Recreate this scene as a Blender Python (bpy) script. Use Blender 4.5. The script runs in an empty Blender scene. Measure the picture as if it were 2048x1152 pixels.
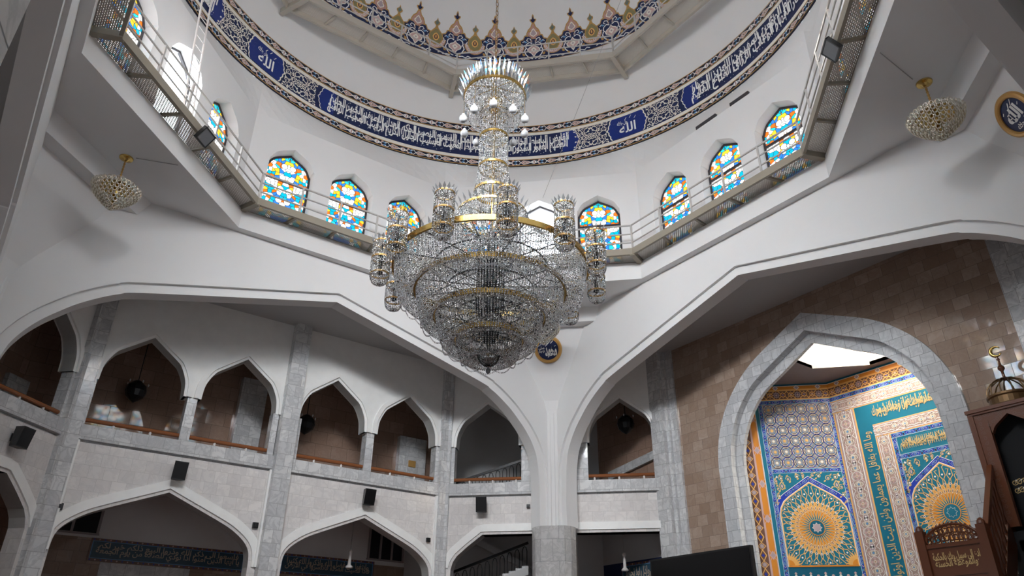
import bpy, math, os, random
import numpy as np
from mathutils import Vector, Matrix
from mathutils.geometry import tessellate_polygon

random.seed(7)
rng = np.random.default_rng(11)
scene = bpy.context.scene
COL = scene.collection
PI = math.pi
R2 = math.sqrt(2)
T225 = math.tan(PI / 8)

# ------------------------------------------------------------------ camera
CAM = (-7.8175, -11.7051, 1.6)
YAW, PITCH, ROLL, FPX = math.radians(54.3106), math.radians(28.1339), math.radians(0.52), 1452.4
cd = bpy.data.cameras.new('camera')
cam = bpy.data.objects.new('camera', cd)
COL.objects.link(cam)
fw = Vector((math.cos(YAW) * math.cos(PITCH), math.sin(YAW) * math.cos(PITCH), math.sin(PITCH)))
rt = Vector((math.sin(YAW), -math.cos(YAW), 0))
up = rt.cross(fw)
r2 = math.cos(ROLL) * rt + math.sin(ROLL) * up
u2 = -math.sin(ROLL) * rt + math.cos(ROLL) * up
cam.matrix_world = Matrix(((r2.x, u2.x, -fw.x, CAM[0]), (r2.y, u2.y, -fw.y, CAM[1]),
                           (r2.z, u2.z, -fw.z, CAM[2]), (0, 0, 0, 1)))
cd.sensor_width = 36
cd.lens = FPX / 2048 * 36
cd.clip_end = 400
scene.camera = cam

# ------------------------------------------------------------------ light and exposure
SKY = 5.0            # daylight seen through the open casements
PANE = 0.52          # stained panes on the far side
PANE_BOOST = 8.0       # stained panes behind the camera, glow raised to light the hall
LOW_FILL = 0.60        # glow of the ground floor windows added behind the camera as fill
W = bpy.data.worlds.new('sky'); scene.world = W; W.use_nodes = True
W.node_tree.nodes['Background'].inputs[0].default_value = (0.86, 0.93, 1.0, 1)
W.node_tree.nodes['Background'].inputs[1].default_value = SKY
vs = scene.view_settings
vs.view_transform = 'Standard'; vs.look = 'None'; vs.gamma = 1; vs.use_curve_mapping = False
vs.exposure = 1.72
scene.cycles.max_bounces = 12
scene.cycles.diffuse_bounces = 5
scene.cycles.glossy_bounces = 4
scene.cycles.transparent_max_bounces = 24
scene.cycles.transmission_bounces = 10
scene.cycles.caustics_reflective = False
scene.cycles.caustics_refractive = False
scene.cycles.sample_clamp_indirect = 6.0

def area_lamp(name, loc, target, size, energy, color, label):
    l = bpy.data.lights.new(name, 'AREA'); l.shape = 'RECTANGLE'
    l.size, l.size_y = size; l.energy = energy; l.color = color
    o = bpy.data.objects.new(name, l); COL.objects.link(o)
    o.location = loc
    o.rotation_euler = (Vector(target) - Vector(loc)).to_track_quat('-Z', 'Y').to_euler()
    o['label'] = label; o['category'] = 'lamp'
    return o
# added fill lamps in the drum windows behind the camera, brightening the lower walls
FILL_BEAM = 105
for kk in (5,):
    aa = kk * PI / 4; nx_, ny_ = math.cos(aa), math.sin(aa)
    for ss in (-2.25, 0, 2.25):
        px, py = nx_ * 9.2 + ny_ * ss, ny_ * 9.2 - nx_ * ss
        lo = area_lamp('window_daylight', (px, py, 16.3), (px - nx_ * 20, py - ny_ * 20, 2.6), (1.3, 2.0), FILL_BEAM, (.95, .97, 1.0),
                       'daylight entering by the %s drum window behind the camera' % {-2.25: 'left', 0: 'middle', 2.25: 'right'}[ss])
        lo.data.spread = math.radians(88); lo.data.specular_factor = 0
# lamp added in the light well to brighten the mihrab niche
area_lamp('niche_lamp', (13.65, -1.6, 12.7), (14.2, -0.6, 6.0), (1.3, 1.7), 160, (1.0, 0.93, 0.82),
          'warm lamp hidden in the light well over the tiled prayer niche')

# low sun reaching in through the open casement of the far left drum face
sl = bpy.data.lights.new('sun', 'SUN'); sl.energy = 3.2; sl.angle = math.radians(.6); sl.color = (1, .95, .88)
so = bpy.data.objects.new('sun', sl); COL.objects.link(so)
so.rotation_euler = Vector((1, -1, -.004)).to_track_quat('-Z', 'Y').to_euler(); so.location = (-20, 20, 18)
so['label'] = 'low sun shining through the open drum window'; so['category'] = 'sun'

# ------------------------------------------------------------------ node helpers
class NT:
    def __init__(s, name):
        s.m = bpy.data.materials.new(name); s.m.use_nodes = True
        s.t = s.m.node_tree; s.t.nodes.clear()
        s.out = s.t.nodes.new('ShaderNodeOutputMaterial')
    def n(s, kind, **kw):
        x = s.t.nodes.new('ShaderNode' + kind)
        for k, v in kw.items(): setattr(x, k, v)
        return x
    def l(s, a, b): s.t.links.new(a, b)
    def set(s, sock, v):
        if hasattr(v, 'is_output') or isinstance(v, bpy.types.NodeSocket): s.l(v, sock)
        else:
            if isinstance(v, tuple) and len(v) == 3 and sock.type == 'RGBA': v = v + (1,)
            sock.default_value = v
    def math(s, op, a, b=0.0, c=0.0):
        x = s.n('Math', operation=op); s.set(x.inputs[0], a); s.set(x.inputs[1], b); s.set(x.inputs[2], c)
        return x.outputs[0]
    def mix(s, f, a, b):
        x = s.n('Mix', data_type='RGBA'); s.set(x.inputs[0], f); s.set(x.inputs[6], a); s.set(x.inputs[7], b)
        return x.outputs[2]
    def ramp(s, f, stops, const=False):
        x = s.n('ValToRGB'); cr = x.color_ramp
        if const: cr.interpolation = 'CONSTANT'
        while len(cr.elements) > 1: cr.elements.remove(cr.elements[-1])
        cr.elements[0].position = stops[0][0]; cr.elements[0].color = stops[0][1] + (1,)
        for p, c in stops[1:]:
            e = cr.elements.new(p); e.color = c + (1,)
        s.l(f, x.inputs[0]); return x.outputs[0]
    def noise(s, vec, scale, detail=4, rough=.55, dist=0.0):
        x = s.n('TexNoise'); s.l(vec, x.inputs['Vector'])
        x.inputs['Scale'].default_value = scale; x.inputs['Detail'].default_value = detail
        x.inputs['Roughness'].default_value = rough; x.inputs['Distortion'].default_value = dist
        return x.outputs['Fac']
    def uv(s): return s.n('TexCoord').outputs['UV']
    def obj(s): return s.n('TexCoord').outputs['Object']
    def bsdf(s, col, rough=.5, metal=0.0, spec=None, normal=None):
        b = s.n('BsdfPrincipled'); s.set(b.inputs['Base Color'], col); s.set(b.inputs['Roughness'], rough)
        s.set(b.inputs['Metallic'], metal)
        if spec is not None: s.set(b.inputs['Specular IOR Level'], spec)
        if normal is not None: s.l(normal, b.inputs['Normal'])
        return b
    def done(s, sh): s.l(sh, s.out.inputs[0]); return s.m

M = {}
def flat(name, col, rough=.5, metal=0.0, spec=None, var=.04):
    t = NT(name)
    f = t.noise(t.obj(), 3.0, 3)
    lo = tuple(max(0, c * (1 - var)) for c in col); hi = tuple(min(1, c * (1 + var)) for c in col)
    c = t.mix(f, lo, hi)
    M[name] = t.done(t.bsdf(c, rough, metal, spec).outputs[0])
    return M[name]

def tile(name, w, h, c_lo, c_hi, vein, mortar, rough=.16, jitter=.02, veinamt=.5, vscale=2.2, gap=.006, spec=.5):
    t = NT(name); uv = t.uv()
    b = t.n('TexBrick'); t.l(uv, b.inputs['Vector'])
    b.inputs['Color1'].default_value = (0, 0, 0, 1); b.inputs['Color2'].default_value = (1, 1, 1, 1)
    b.inputs['Mortar'].default_value = (.5, .5, .5, 1)
    b.inputs['Scale'].default_value = 1; b.inputs['Mortar Size'].default_value = gap
    b.inputs['Brick Width'].default_value = w; b.inputs['Row Height'].default_value = h
    b.inputs['Mortar Smooth'].default_value = 0.1
    b.offset = 0.35
    rnd = t.n('SeparateColor'); t.l(b.outputs['Color'], rnd.inputs[0]); r = rnd.outputs[0]
    # veins change from tile to tile
    off = t.n('CombineXYZ'); t.l(t.math('MULTIPLY', r, 37.0), off.inputs[0]); t.l(t.math('MULTIPLY', r, 91.0), off.inputs[1])
    add = t.n('VectorMath', operation='ADD'); t.l(uv, add.inputs[0]); t.l(off.outputs[0], add.inputs[1])
    v1 = t.noise(add.outputs[0], vscale, 6, .6, 1.2)
    v = t.ramp(v1, [(0.36, (0, 0, 0)), (0.5, (1, 1, 1)), (0.56, (0.1, .1, .1)), (.7, (0, 0, 0))])
    base = t.mix(r, c_lo, c_hi)
    f2 = t.noise(add.outputs[0], vscale * .6, 3)
    base = t.mix(t.math('MULTIPLY', f2, .35), base, vein)
    base = t.mix(t.math('MULTIPLY', v, veinamt), base, vein)
    base = t.mix(b.outputs['Fac'], base, mortar)
    geo = t.n('NewGeometry')
    jx = t.n('CombineXYZ')
    for i, k in enumerate((57.0, 131.0, 83.0)):
        t.l(t.math('MULTIPLY', t.math('SINE', t.math('MULTIPLY', r, k)), jitter), jx.inputs[i])
    nadd = t.n('VectorMath', operation='ADD'); t.l(geo.outputs['Normal'], nadd.inputs[0]); t.l(jx.outputs[0], nadd.inputs[1])
    nn = t.n('VectorMath', operation='NORMALIZE'); t.l(nadd.outputs[0], nn.inputs[0])
    ro = t.math('ADD', rough, t.math('MULTIPLY', b.outputs['Fac'], .5))
    M[name] = t.done(t.bsdf(base, ro, 0, spec, nn.outputs[0]).outputs[0])

def plaster(name, col, rough=.65):
    t = NT(name); o = t.obj()
    f = t.noise(o, .35, 4, .6); g = t.noise(o, 2.2, 5, .6)
    c = t.mix(f, tuple(x * .95 for x in col), tuple(min(1, x * 1.03) for x in col))
    c = t.mix(t.math('MULTIPLY', t.ramp(g, [(.55, (0, 0, 0)), (.8, (1, 1, 1))]), .10), c, tuple(x * .8 for x in col))
    bp = t.n('Bump'); bp.inputs['Strength'].default_value = .05; t.l(t.noise(o, 9, 4), bp.inputs['Height'])
    M[name] = t.done(t.bsdf(c, rough, 0, .25, bp.outputs[0]).outputs[0])

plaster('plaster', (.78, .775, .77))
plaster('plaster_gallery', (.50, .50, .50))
plaster('paint_white', (.76, .785, .83), .45)
plaster('cream_plaster', (.92, .88, .80))
tile('tile_wall', .40, .36, (.76, .73, .71), (.88, .85, .825), (.52, .50, .50), (.52, .50, .48), .14, .012, .32, gap=.0045)
tile('tile_grey', .46, .40, (.62, .625, .63), (.84, .84, .83), (.36, .37, .39), (.30, .3, .3), .14, .010, .5)
tile('tile_pier', .62, .72, (.58, .57, .56), (.70, .69, .68), (.33, .33, .33), (.24, .24, .24), .2, .01, .5)
tile('tile_mihrab_arch', .36, .34, (.60, .615, .63), (.80, .81, .815), (.42, .43, .45), (.25, .26, .27), .16, .008, .45)
tile('tile_tan', .44, .36, (.33, .24, .18), (.48, .375, .30), (.26, .165, .12), (.18, .12, .09), .06, .012, .28, 2.8, spec=.55)
tile('tile_gallery', .66, .5, (.32, .215, .16), (.43, .30, .235), (.25, .15, .11), (.15, .10, .07), .045, .008, .3, 2.8, spec=.22)
tile('carpet', .9, .9, (.17, .10, .09), (.21, .13, .11), (.15, .09, .08), (.25, .2, .25), .9, 0, .1)
flat('gold', (.62, .42, .14), .22, 1.0)
flat('gold_dull', (.50, .30, .10), .42, .6)
flat('steel_beige', (.46, .42, .36), .5, 0, .4)
flat('steel_brown', (.30, .265, .21), .5, 0, .4)
flat('rail_grey', (.50, .475, .45), .4)
flat('rail_white', (.74, .70, .68), .4)
flat('bronze', (.17, .10, .045), .35, .7)
flat('black_plastic', (.012, .012, .013), .35)
flat('dark_glass', (.02, .022, .025), .08)
flat('lamp_glass', (.16, .17, .18), .12)
flat('wood_dark', (.12, .038, .016), .28)
flat('wood_red', (.135, .042, .016), .32)
flat('rail_wood', (.27, .095, .035), .25)
flat('iron_black', (.01, .01, .011), .3, .4)
flat('frame_dark', (.045, .04, .045), .4)
flat('wire_grey', (.35, .34, .33), .5)
flat('niche_grey', (.33, .29, .29), .6)
flat('medallion_gold', (.56, .31, .09), .35, .2)
flat('velvet_black', (.006, .007, .009), .8)
# painted colours of the ornaments
for nm, c in dict(navy=(.012, .022, .085), navy_deep=(.012, .014, .035), royal=(.01, .03, .20), cream=(.74, .66, .52), ivory=(.84, .80, .72),
                  white=(.9, .9, .88), pink=(.52, .30, .25), rose=(.62, .42, .40), orange=(.70, .27, .035), ochre=(.50, .29, .09), amber=(.86, .50, .16),
                  olive=(.27, .23, .11), teal=(.012, .175, .275), teal_dark=(.008, .12, .20), slate=(.035, .085, .13), cyan=(.05, .46, .66), blue=(.02, .05, .42),
                  skyblue=(.13, .33, .60), brown=(.17, .085, .06), mauve=(.46, .37, .40), black=(.02, .02, .022), umber=(.43, .31, .27), gilt=(.62, .45, .20),
                  green_grey=(.16, .20, .17), sand=(.52, .43, .34)).items():
    flat('paint_' + nm, c, .32, 0, .4, .07)

def crystal(name, tint, clear, rough=.04):
    t = NT(name)
    if GLASS:
        g = t.n('BsdfGlass'); g.inputs['Color'].default_value = tint + (1,); g.inputs['Roughness'].default_value = 0.0; g.inputs['IOR'].default_value = 1.55
        M[name] = t.done(g.outputs[0]); return
    g = t.n('BsdfGlossy'); g.inputs[0].default_value = tint + (1,); g.inputs['Roughness'].default_value = rough
    tr = t.n('BsdfTransparent'); tr.inputs[0].default_value = (.93, .95, .97, 1)
    m = t.n('MixShader'); m.inputs[0].default_value = 1 - clear
    t.l(tr.outputs[0], m.inputs[1]); t.l(g.outputs[0], m.inputs[2])
    M[name] = t.done(m.outputs[0])
GLASS = True
crystal('crystal', (.95, .955, .96), .42)
crystal('crystal_smoke', (.55, .56, .58), .35)
GLASS = False
crystal('crystal_silver', (.80, .81, .83), .10, .02)
crystal('crystal_leaf', (.66, .68, .70), .6)
crystal('crystal_amber', (.86, .80, .68), .50)
t = NT('frosted_ball'); b = t.bsdf((.62, .63, .65), .25, 0, .6); M['frosted_ball'] = t.done(b.outputs[0])

def grating(name, col):
    t = NT(name); uv = t.uv()
    b = t.n('TexBrick'); t.l(uv, b.inputs['Vector'])
    b.inputs['Scale'].default_value = 1; b.inputs['Brick Width'].default_value = .085; b.inputs['Row Height'].default_value = .045
    b.inputs['Mortar Size'].default_value = .019; b.inputs['Mortar Smooth'].default_value = 0; b.offset = .5
    s = t.bsdf(col, .5)
    tr = t.n('BsdfTransparent'); m = t.n('MixShader')
    t.l(b.outputs['Fac'], m.inputs[0]); t.l(tr.outputs[0], m.inputs[1]); t.l(s.outputs[0], m.inputs[2])
    M[name] = t.done(m.outputs[0])
grating('grating', (.55, .51, .45))

def stained(name, strength):
    # leaded coloured glass, mirrored about the middle of each pane (x across, y up, metres from the sill centre)
    t = NT(name); uv = t.uv()
    sp = t.n('SeparateXYZ'); t.l(uv, sp.inputs[0])
    ax = t.math('ABSOLUTE', sp.outputs[0]); y = sp.outputs[1]
    cb = t.n('CombineXYZ'); t.l(ax, cb.inputs[0]); t.l(y, cb.inputs[1])
    v = t.n('TexVoronoi', voronoi_dimensions='2D'); t.l(cb.outputs[0], v.inputs['Vector']); v.inputs['Scale'].default_value = 7.0
    v.inputs['Randomness'].default_value = .85
    e = t.n('TexVoronoi', voronoi_dimensions='2D', feature='DISTANCE_TO_EDGE'); t.l(cb.outputs[0], e.inputs['Vector']); e.inputs['Scale'].default_value = 7.0
    e.inputs['Randomness'].default_value = .85
    sc = t.n('SeparateColor'); t.l(v.outputs['Color'], sc.inputs[0])
    col = t.ramp(sc.outputs[0], [(0, (1, 1, .97)), (.30, (.0, .42, .62)), (.46, (.03, .20, .72)), (.57, (.78, .16, .012)), (.76, (.95, .56, .03)), (.87, (.02, .55, .62)), (.94, (1, 1, .96))], True)
    lead = t.math('LESS_THAN', e.outputs['Distance'], .05)
    # rows of white rosettes
    fx = t.math('SUBTRACT', ax, .15); fy = t.math('SUBTRACT', t.math('FRACT', t.math('DIVIDE', t.math('ADD', y, .12), .47)), .5)
    fy = t.math('MULTIPLY', fy, .47)
    d = t.math('SQRT', t.math('ADD', t.math('MULTIPLY', fx, fx), t.math('MULTIPLY', fy, fy)))
    ins = t.math('LESS_THAN', d, .105)
    ring = t.math('MULTIPLY', t.math('LESS_THAN', d, .117), t.math('GREATER_THAN', d, .102))
    col = t.mix(ins, col, (1, 1, .98))
    lead = t.math('MAXIMUM', t.math('MULTIPLY', lead, t.math('SUBTRACT', 1.0, ins)), ring)
    col = t.mix(lead, col, (.02, .015, .02))
    em = t.n('Emission'); t.l(col, em.inputs[0]); em.inputs[1].default_value = strength
    gl = t.n('BsdfGlossy'); gl.inputs['Roughness'].default_value = .1; gl.inputs[0].default_value = (.04, .04, .04, 1)
    ad = t.n('AddShader'); t.l(em.outputs[0], ad.inputs[0]); t.l(gl.outputs[0], ad.inputs[1])
    M[name] = t.done(ad.outputs[0])
t = NT('daylight_pane'); em = t.n('Emission'); em.inputs[0].default_value = (.93, .97, 1, 1); em.inputs[1].default_value = LOW_FILL; M['daylight_pane'] = t.done(em.outputs[0])
stained('stained_glass', PANE)
stained('stained_glass_sunny', PANE_BOOST)
# ------------------------------------------------------------------ mesh helpers
class Fr:
    """a vertical frame: s along the wall, z up, h towards the viewer"""
    def __init__(s, o, t, n):
        s.o = Vector((o[0], o[1], 0)); s.t = Vector((t[0], t[1], 0)).normalized(); s.n = Vector((n[0], n[1], 0)).normalized()
    def __call__(s, a, z, h=0.0):
        p = s.o + s.t * a + s.n * h; return (p.x, p.y, z)
    def deeper(s, d): return Fr(s.o - s.n * d, s.t, s.n)
def axis_frame(k, d):
    """wall at distance d, k-th of eight 45 degree steps counted from +x; s runs clockwise seen from above (left to right seen from inside)"""
    a = k * PI / 4
    n = (-math.cos(a), -math.sin(a)); t = (math.sin(a), -math.cos(a))
    return Fr((-n[0] * d, -n[1] * d), t, n)

class MB:
    def __init__(s): s.v = []; s.f = []; s.m = []; s.uv = {}
    def face(s, pts, mat=0, uv=None):
        i = len(s.v); s.v += [tuple(p) for p in pts]
        s.f.append(tuple(range(i, i + len(pts)))); s.m.append(mat)
        if uv is not None: s.uv[len(s.f) - 1] = uv
    def add(s, verts, faces, mat=0):
        i = len(s.v); s.v += [tuple(p) for p in verts]
        for f in faces: s.f.append(tuple(k + i for k in f)); s.m.append(mat)
    def box(s, x0, x1, y0, y1, z0, z1, mat=0, fr=None):
        """fr: x is s, y is h, z is z"""
        P = [(x0, y0, z0), (x1, y0, z0), (x1, y1, z0), (x0, y1, z0), (x0, y0, z1), (x1, y0, z1), (x1, y1, z1), (x0, y1, z1)]
        if fr: P = [fr(a, c, b) for a, b, c in P]
        s.add(P, [(0, 3, 2, 1), (4, 5, 6, 7), (0, 1, 5, 4), (1, 2, 6, 5), (2, 3, 7, 6), (3, 0, 4, 7)], mat)
    def bar(s, a, b, w, h, mat=0):
        """rectangular bar from a to b: w sideways, h upwards"""
        a = Vector(a); b = Vector(b); d = (b - a).normalized()
        upv = Vector((0, 0, 1)) if abs(d.z) < .95 else Vector((1, 0, 0))
        sx = d.cross(upv).normalized() * (w / 2); sz = sx.cross(d).normalized() * (h / 2)
        P = [a - sx - sz, a + sx - sz, a + sx + sz, a - sx + sz, b - sx - sz, b + sx - sz, b + sx + sz, b - sx + sz]
        s.add(P, [(0, 3, 2, 1), (4, 5, 6, 7), (0, 1, 5, 4), (1, 2, 6, 5), (2, 3, 7, 6), (3, 0, 4, 7)], mat)
    def tube(s, pts, r, n=8, mat=0, cap=True, closed=False):
        pts = [Vector(p) for p in pts]; m = len(pts); base = len(s.v)
        prev = None
        for i, p in enumerate(pts):
            if closed: d = (pts[(i + 1) % m] - pts[i - 1])
            else: d = (pts[min(i + 1, m - 1)] - pts[max(i - 1, 0)])
            d.normalize()
            if prev is None:
                ref = Vector((0, 0, 1)) if abs(d.z) < .9 else Vector((1, 0, 0))
                x = d.cross(ref).normalized()
            else: x = (prev - d * prev.dot(d)).normalized()
            prev = x; y = d.cross(x)
            rr = r[i] if isinstance(r, (list, tuple)) else r
            for k in range(n):
                a = 2 * PI * k / n; s.v.append(tuple(p + x * (rr * math.cos(a)) + y * (rr * math.sin(a))))
        for i in range(m if closed else m - 1):
            j = (i + 1) % m
            for k in range(n):
                q = (k + 1) % n
                s.f.append((base + i * n + k, base + i * n + q, base + j * n + q, base + j * n + k)); s.m.append(mat)
        if cap and not closed:
            s.f.append(tuple(base + k for k in range(n))[::-1]); s.m.append(mat)
            s.f.append(tuple(base + (m - 1) * n + k for k in range(n))); s.m.append(mat)
    def lathe(s, prof, n=32, mat=0, c=(0, 0), a0=0.0):
        base = len(s.v)
        for r, z in prof:
            for k in range(n):
                a = a0 + 2 * PI * k / n; s.v.append((c[0] + r * math.cos(a), c[1] + r * math.sin(a), z))
        for i in range(len(prof) - 1):
            for k in range(n):
                q = (k + 1) % n
                s.f.append((base + i * n + k, base + i * n + q, base + (i + 1) * n + q, base + (i + 1) * n + k)); s.m.append(mat)
    def slab(s, fr, outer, holes, h0, h1, mat=0, side=None, back=True):
        """plate in frame fr with openings, from depth h0 (back) to h1 (front)"""
        side = mat if side is None else side
        loops = [outer] + list(holes)
        flatp = [p for L in loops for p in L]
        tris = tessellate_polygon([[Vector((p[0], p[1], 0)) for p in L] for L in loops])
        for h in ((h1, h0) if back else (h1,)):
            s.add([fr(p[0], p[1], h) for p in flatp], [t if h == h1 else t[::-1] for t in tris], mat)
        for L in loops:
            for i in range(len(L)):
                a, b = L[i], L[(i + 1) % len(L)]
                s.face([fr(a[0], a[1], h0), fr(b[0], b[1], h0), fr(b[0], b[1], h1), fr(a[0], a[1], h1)], side)
    def band(s, fr, A, B, h0, h1, mat=0):
        """strip between two open profiles of equal count (inner A, outer B) from h0 to h1"""
        for i in range(len(A) - 1):
            a, b, c, d = A[i], A[i + 1], B[i + 1], B[i]
            s.face([fr(*a, h1), fr(*b, h1), fr(*c, h1), fr(*d, h1)], mat)
            s.face([fr(*a, h0), fr(*b, h0), fr(*b, h1), fr(*a, h1)], mat)
            s.face([fr(*d, h0), fr(*c, h0), fr(*c, h1), fr(*d, h1)], mat)
        for a, d in ((A[0], B[0]), (A[-1], B[-1])):
            s.face([fr(*a, h0), fr(*d, h0), fr(*d, h1), fr(*a, h1)], mat)
    def build(s, name, mats, parent=None, smooth=False):
        me = bpy.data.meshes.new(name)
        me.from_pydata(s.v, [], s.f)
        for m in (mats if isinstance(mats, (list, tuple)) else [mats]): me.materials.append(M[m] if isinstance(m, str) else m)
        me.polygons.foreach_set('material_index', s.m)
        uvl = me.uv_layers.new(name='UVMap')
        if len(s.f):
            nv = len(me.loops); co = np.zeros(len(me.vertices) * 3, dtype=np.float32); me.vertices.foreach_get('co', co); co = co.reshape(-1, 3)
            li = np.zeros(nv, dtype=np.int32); me.loops.foreach_get('vertex_index', li)
            nr = np.zeros(len(me.polygons) * 3, dtype=np.float32); me.polygons.foreach_get('normal', nr); nr = nr.reshape(-1, 3)
            lt = np.zeros(len(me.polygons), dtype=np.int32); me.polygons.foreach_get('loop_total', lt)
            N = np.repeat(nr, lt, axis=0); P = co[li]
            L = np.hypot(N[:, 0], N[:, 1]); L[L == 0] = 1
            flatf = np.abs(N[:, 2]) > .75
            # same tangent for either facing
            sg = np.where((N[:, 0] > 1e-4) | ((np.abs(N[:, 0]) <= 1e-4) & (N[:, 1] > 0)), 1.0, -1.0)
            tx, ty = -N[:, 1] / L * sg, N[:, 0] / L * sg
            U = np.where(flatf, P[:, 0], P[:, 0] * tx + P[:, 1] * ty); V = np.where(flatf, P[:, 1], P[:, 2])
            uv = np.stack([U, V], 1).astype(np.float32)
            if s.uv:
                ls = np.zeros(len(me.polygons), dtype=np.int32); me.polygons.foreach_get('loop_start', ls)
                for fi, q in s.uv.items(): uv[ls[fi]:ls[fi] + len(q)] = q
            uvl.data.foreach_set('uv', uv.ravel())
        if smooth: me.polygons.foreach_set('use_smooth', [True] * len(me.polygons))
        me.update()
        o = bpy.data.objects.new(name, me); COL.objects.link(o)
        if parent: o.parent = parent
        return o

def tag(o, label, cat, group=None, kind=None):
    if label: o['label'] = label
    if cat: o['category'] = cat
    if group: o['group'] = group
    if kind: o['kind'] = kind
    return o
def struct(o, label, cat): return tag(o, label, cat, None, 'structure')
def empty(name, loc=(0, 0, 0), rz=0.0, label=None, cat=None, group=None):
    o = bpy.data.objects.new(name, None); COL.objects.link(o); o.location = loc; o.rotation_euler = (0, 0, rz)
    o.empty_display_size = .2
    return tag(o, label, cat, group)
def copy_tree(o, parent=None):
    c = o.copy(); COL.objects.link(c)
    if parent: c.parent = parent
    for ch in list(o.children): copy_tree(ch, c)
    return c
def again(o, loc=None, rz=None, label=None):
    c = copy_tree(o)
    if loc is not None: c.location = loc
    if rz is not None: c.rotation_euler = (0, 0, rz)
    if label: c['label'] = label
    return c

def half(prof, offset=0.0):
    """half profile (t>=0, from the foot up to the apex) -> whole open profile left to right, grown outward by offset"""
    p = [Vector((a, b)) for a, b in prof]
    if offset:
        q = []
        for i, a in enumerate(p):
            nrm = []
            if i > 0: d = (a - p[i - 1]).normalized(); nrm.append(Vector((d.y, -d.x)))
            if i < len(p) - 1: d = (p[i + 1] - a).normalized(); nrm.append(Vector((d.y, -d.x)))
            if i == len(p) - 1:
                d = nrm[0]; q.append(Vector((0, a.y + offset / max(.3, d.y)))); continue
            n = sum(nrm, Vector((0, 0))).normalized(); k = 1 / max(.5, n.dot(nrm[0])); q.append(a + n * offset * k)
        q[0].y = p[0].y
        p = q
    L = [(-a.x, a.y) for a in p]; Rr = [(a.x, a.y) for a in p[-2::-1]]
    return L + Rr
def shifted(prof, dx): return [(a + dx, b) for a, b in prof]
def dense(prof, step):
    out = [prof[0]]
    for a, b in zip(prof, prof[1:]):
        n = max(1, int(math.dist(a, b) / step))
        out += [(a[0] + (b[0] - a[0]) * k / n, a[1] + (b[1] - a[1]) * k / n) for k in range(1, n + 1)]
    return out
def smooth_prof(prof, keep_last=True, n=4):
    """round the bends of a half profile except the straight last run to the apex (Catmull-Rom)"""
    P = [np.array(p, float) for p in prof]; out = []
    for i in range(len(P) - 1):
        if i == len(P) - 2: out.append(tuple(P[i])); break
        p0, p1, p2, p3 = P[max(i - 1, 0)], P[i], P[i + 1], P[min(i + 2, len(P) - 1)]
        for k in range(n):
            t = k / n
            out.append(tuple(.5 * ((2 * p1) + (-p0 + p2) * t + (2 * p0 - 5 * p1 + 4 * p2 - p3) * t * t + (-p0 + 3 * p1 - 3 * p2 + p3) * t ** 3)))
    out.append(tuple(P[-1]))
    return out

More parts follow.
